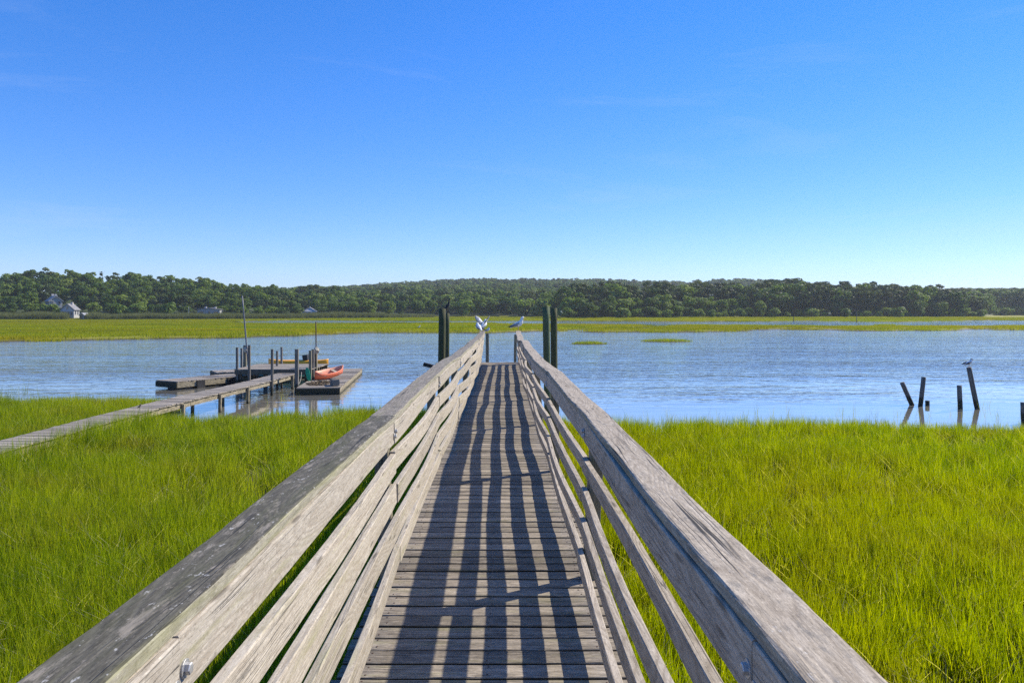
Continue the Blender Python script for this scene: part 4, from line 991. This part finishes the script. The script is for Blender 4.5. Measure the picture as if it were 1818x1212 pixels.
def place_of(px):
    for lim, s in ((-1, 'past the left picture edge'), (60, 'at the left picture edge'), (107, 'around the upper house'), (152, 'behind the white house'), (230, 'right of the white house'),
                   (330, 'left of the grey house'), (395, 'around the grey house'), (470, 'behind the leaning pole'), (535, 'left of the pale cottage'), (610, 'around the pale cottage'),
                   (700, 'where the left wood ends'), (790, 'behind the left pilings'), (860, 'left of the rail gulls'), (915, 'beyond the pier end'), (1010, 'behind the right pilings'),
                   (1100, 'at the right wood\'s left tip'), (1230, 'above the long grass islet'), (1340, 'left of the creek stake'), (1440, 'behind the creek stake'), (1570, 'around the nest pole'),
                   (1660, 'above the leftmost piling'), (1745, 'at the right wood\'s right end'), (1819, 'at the right picture edge')):
        if px < lim: return s
    return 'past the right picture edge'
KW = {'broad': 'round broadleaf tree', 'pine': 'dark pine', 'spruce': 'pointed spruce', 'shrub': 'low green shrub'}
ORD = ['', 'second', 'third', 'fourth', 'fifth', 'sixth', 'seventh', 'eighth', 'ninth', 'tenth', 'eleventh', 'twelfth']
def clear(t):
    px, nm, h = t[0], t[4], t[3]
    if 103 < px < 155 and nm == 'front' or 108 < px < 138 and nm == 'second': return False
    if 345 < px < 394 and nm == 'front' or 535 < px < 566 and nm == 'front': return False
    if 60 < px < 108 and (nm == 'second' or nm == 'front' and h > 6): return False
    if 345 < px < 394 and nm == 'second' and t[1] < 292 or 532 < px < 568 and nm == 'second' and t[1] < 309: return False
    return True
trees = [t for t in trees if clear(t)]
ind = [t for t in trees if -30 < t[0] < 1850 and (t[4] in ('front', 'second') or (t[4] == 'skyline') or t[4] == 'third' and t[0] > 1000)]
rest = [t for t in trees if t not in ind]
ind.sort(key=lambda t: (t[0]))
byk = {}
for t in ind: byk.setdefault((place_of(t[0]), t[4], t[2]), []).append(t)
protos = {}
def plant(t, label):
    px, Yc, k_, h, nm, gz = t; q = g.integers(0, KN[k_]); s = h / HT[k_]
    r = empty(NAME[k_], ((px - CX) * Yc / F, Yc, gz - .1), g.uniform(0, 6.28)); w = s * g.uniform(.8, 1.3) if k_ != 'pine' else max(s, .85) * g.uniform(.85, 1.1)
    if k_ == 'broad': w = max(w, .6)
    if k_ == 'spruce': w = max(w, .9)
    r.scale = (w, w, s)
    obj('trunk', TR[k_][q], r); obj('crown', CR[k_][q], r)
    tag(r, label, CAT[k_], {'broad': 'broadleaf trees of the far woods', 'pine': 'pines of the far woods', 'spruce': 'spruces of the far woods', 'shrub': 'shrubs along the far marsh edge'}[k_])
for (pl, nm, k_), L_ in byk.items():
    for i, t in enumerate(L_):
        rowtxt = {'front': 'in front', 'second': 'in second row', 'third': 'in third row', 'skyline': 'on skyline'}[nm]
        o_ = '' if len(L_) == 1 else ', %s from left' % ('first' if i == 0 else ORD[min(i, 11)])
        plant(t, '%s %s %s%s' % (KW[k_], rowtxt, pl, o_))
# the wooded hill behind, one mass
n = 6200; px_ = g.uniform(440, 2000, n); yy = g.uniform(410, 1040, n)
keep = (yy > np.interp(px_, TL_P, TL_Y) + 55) & ((px_ > 540) & (px_ < 1130) | (yy > 880) | (px_ > 1690)); px_, yy = px_[keep], yy[keep]
xx = (px_ - CX) * yy / F; zz = marsh(xx, yy); hh = g.uniform(10, 15, len(xx))
kk = g.choice([0, 1, 2, 3, 4, 5, 6], len(xx))
px_r = np.array([t[0] for t in rest]); yy_r = np.array([t[1] for t in rest])
xx = np.concatenate([xx, (px_r - CX) * yy_r / F]); yy = np.concatenate([yy, yy_r]); zz = np.concatenate([zz, [t[5] for t in rest]])
hh = np.concatenate([hh, [t[3] for t in rest]])
kk = np.concatenate([kk, [g.integers(5, 9) if t[2] == 'pine' else g.integers(9, 13) if t[2] == 'shrub' else g.integers(0, 5) for t in rest]]).astype(int)
base_h = np.array([12.2] * 5 + [13.8] * 4 + [3.8] * 4)
sc = hh / base_h[kk]
o = scatter('far_woodland', np.stack([xx, yy, zz - .2], 1), g.uniform(0, 6.28, len(xx)), np.stack([np.maximum(sc, .8), np.maximum(sc, .8), sc], 1), kk, CR['broad'] + CR['pine'] + CR['shrub'])
tag(o, 'wooded hill rising behind the marsh trees', 'woodland', kind='stuff')

# ------------------------------------------------------------------ houses and marks on the far shore
def house(label, c, rz, w, d, h, rh, wall, roof, wins=(), chim=(), side_wins=(), name='house', door=None, group=None, hip=0.0):
    """gable end (width w) faces -y; ridge runs back along y for d"""
    r = empty(name, c, rz); tag(r, label, 'house' if name == 'house' else 'shed', group)
    V = [(-w/2, 0, -2), (w/2, 0, -2), (w/2, 0, h), (0, hip, h + rh), (-w/2, 0, h), (-w/2, d, -2), (w/2, d, -2), (w/2, d, h), (0, d - hip, h + rh), (-w/2, d, h)]
    Fc = [(0, 1, 2, 3, 4), (6, 5, 9, 8, 7), (1, 6, 7, 2), (5, 0, 4, 9), (2, 7, 8, 3), (4, 3, 8, 9), (0, 5, 6, 1)]
    if hip: V = V[:4] + V[4:]; Fc[0] = (0, 1, 2, 4); Fc[1] = (6, 5, 9, 7); Fc += [(2, 3, 4), (7, 9, 8)]
    obj('wall', mkmesh('wall', V, Fc, [wall]), r)
    ov, th = .35, .18; rf = None
    for s in (-1, 1):
        nx_, nz_ = rh, w / 2; L_ = math.hypot(nx_, nz_); nx_, nz_ = nx_ / L_ * th, nz_ / L_ * th
        ex, ez = s * (w / 2 + ov), h - ov * rh / (w / 2)
        a = [(0, -ov + hip, h + rh + .03), (ex, -ov, ez + .03), (ex, d + ov, ez + .03), (0, d + ov - hip, h + rh + .03)]
        b = [(p[0] + s * nx_, p[1], p[2] + nz_) for p in a]
        Vr = a + b; Fr = [(0, 3, 2, 1), (4, 5, 6, 7), (0, 1, 5, 4), (1, 2, 6, 5), (2, 3, 7, 6), (3, 0, 4, 7)]
        x = obj('roof', mkmesh('roof', Vr, Fr, [roof]), r); rf = rf or x
    for (cx_, cy_, cw, ch) in chim: box('chimney', (cx_ - cw/2, cx_ + cw/2, cy_ - cw/2, cy_ + cw/2, h, h + rh + ch), M['brick'], r)
    for (x0, z0, ww, wh) in wins:
        f_ = box('window', (x0 - ww/2 - .12, x0 + ww/2 + .12, -.10, .05, z0 - .12, z0 + wh + .12), M['wwall'], r)
        box('pane', (x0 - ww/2, x0 + ww/2, -.13, -.08, z0, z0 + wh), M['glass'], f_)
    for (y0, z0, ww, wh) in side_wins:
        f_ = box('window', (w/2 - .05, w/2 + .10, y0 - ww/2 - .12, y0 + ww/2 + .12, z0 - .12, z0 + wh + .12), M['wwall'], r)
        box('pane', (w/2 + .08, w/2 + .13, y0 - ww/2, y0 + ww/2, z0, z0 + wh), M['glass'], f_)
    if door: box('door', (door - .45, door + .45, -.12, .05, 0, 2.1), M['glass'], r)
    return r
Yw = 263; zc = 2.0
house('white gabled house standing low behind the reeds', (atY(119.5, Yw), Yw, zc - .4), R(8), 4.4, 4.6, 2.3, 2.0, M['wwall'], M['roof'],
      [(-1.5, .5, .6, 1.2), (-.5, .5, .6, 1.2), (.5, .5, .6, 1.2), (1.5, .5, .6, 1.2), (0, 2.5, .7, 1.0)], [(.5, 2.6, .7, .7)], [(1.2, .6, .7, 1.2), (3.2, .6, .7, 1.2)])
Yu = 291; zu = 5.2
house('grey-white house higher in the trees behind the white house', (atY(99, Yu), Yu, zu), R(42), 4.6, 7.5, 2.2, 1.9, M['gwall'], M['roofp'],
      [(-1.2, .8, .8, 1.3), (1.2, .8, .8, 1.3), (0, 3.2, .9, 1.1)], [(0.3, 7.5, .9, 1.0), (.2, 1.2, .7, .8)], [])
box_h = house('low grey house with nearly flat roof in the left wood', (atY(370, 279), 279, 1.3), R(4), 8.4, 6.0, 2.6, .5, M['gwall'], M['roof'], [(-2.6, .8, 1.2, 1.2), (.4, 1.2, .9, .9), (2.8, .9, 1.5, 1.1)], [(-1.6, 2, .7, .6), (1.9, 2, .7, .6)])
house('low pale cottage with a hipped roof at the wood edge', (atY(549, 302), 302, 1.5), R(8), 5.6, 5.0, 1.7, 1.5, M['wwall'], M['roofp'], [(-1.5, .5, .9, .9), (.2, .5, .9, .9), (1.7, .5, .9, .9)], [(0, 2.5, .5, .5)], hip=1.6)
house('small grey-white shed at the reed gap right of the white house', (atY(146, 256), 256, .3), R(-12), 1.7, 1.9, 1.7, .6, M['twall'], M['roofp'], [(.3, .8, .4, .5)], name='shed', door=-.3)
for (px_, Yd, zz_, ww, wal, lb) in ((1043, 735, 20.5, 9, 'wwall', 'distant pale house on the hill, rightmost of the three'), (956, 700, 21.0, 7, 'gwall', 'distant small house on the hill, leftmost of the three'), (981, 720, 20.0, 6, 'wwall', 'distant pale house on the hill, middle of the three')):
    xx_ = atY(px_, Yd); gz = float(marsh(xx_, Yd))
    house(lb, (xx_, Yd, max(gz + 4.5, EYE + (HY - 514.5) * Yd / F)), R(80), 6, ww, 3.0, 2.0, M[wal], M['roofp'], [], group='houses on the far hill')
# fence by the white house
fe = empty('white_fence', (atY(101, 261), 261, 1.4)); tag(fe, 'short white rail fence beside the white gabled house', 'fence')
for q in range(6): box('picket', (-1.5 + q * .58, -1.42 + q * .58, 0, .08, -1, 1.1), M['wwall'], fe)
for z in (.45, .95): box('rail', (-1.55, 1.6, -.03, -.005, z, z + .1), M['wwall'], fe)
# poles
o = rod('flagpole', (atY(335, 268), 268, 0), (atY(335, 268), 268, 4.9), .09, M['wwall'], 'thin white flagpole in front of the left wood', 'pole', 5)
ps = empty('nest_pole', (atY(1521, 232), 232, 0)); tag(ps, 'osprey nest pole standing in the far right marsh', 'nest pole')
obj('pole', loft('pole', [(0, 0, -.5), (0, 0, 1.5), (0, 0, 3.4)], [(.1 * math.cos(i), .1 * math.sin(i)) for i in np.linspace(0, 6.28, 7)[:-1]], [M['greypost']], up=(0, 1, 0)), ps)
box('platform', (-.5, .5, -.5, .5, 3.4, 3.5), M['greypost'], ps)
V, Fc = [], []
for i in range(160):
    a, rr = g.uniform(0, 6.28), g.uniform(.2, .65); p = np.array([rr * math.cos(a), rr * math.sin(a), 3.5 + g.uniform(0, .35)]); d = np.array([-math.sin(a), math.cos(a), g.normal(0, .2)]) * .35; s = len(V)
    V += [p - d, p + d, p + d + [0, 0, .05], p - d + [0, 0, .05]]; Fc.append((s, s+1, s+2, s+3))
obj('nest', mkmesh('nest', V, Fc, [M['straw']]), ps)
rod('creek_stake', (atY(1409, 245), 245, -.3), (atY(1409, 245), 245, 1.5), .11, M['under'], 'short dark stake by the far creek on the right', 'stake', 6, 1.0)

# ------------------------------------------------------------------ the air
k = NT('thin_haze')
pv = k.n('ShaderNodeVolumePrincipled', {'Color': (0.90, 0.95, 1.0), 'Density': 0.00019, 'Anisotropy': 0.2})
k.t.links.new(pv.outputs[0], k.out.inputs['Volume'])
V, Fc = box_data(-1560, 1560, -110, 2060, -2.6, 58)
tag(obj('haze', mkmesh('haze', V, Fc, [k.m])), 'thin summer haze over the estuary', 'haze', kind='stuff')
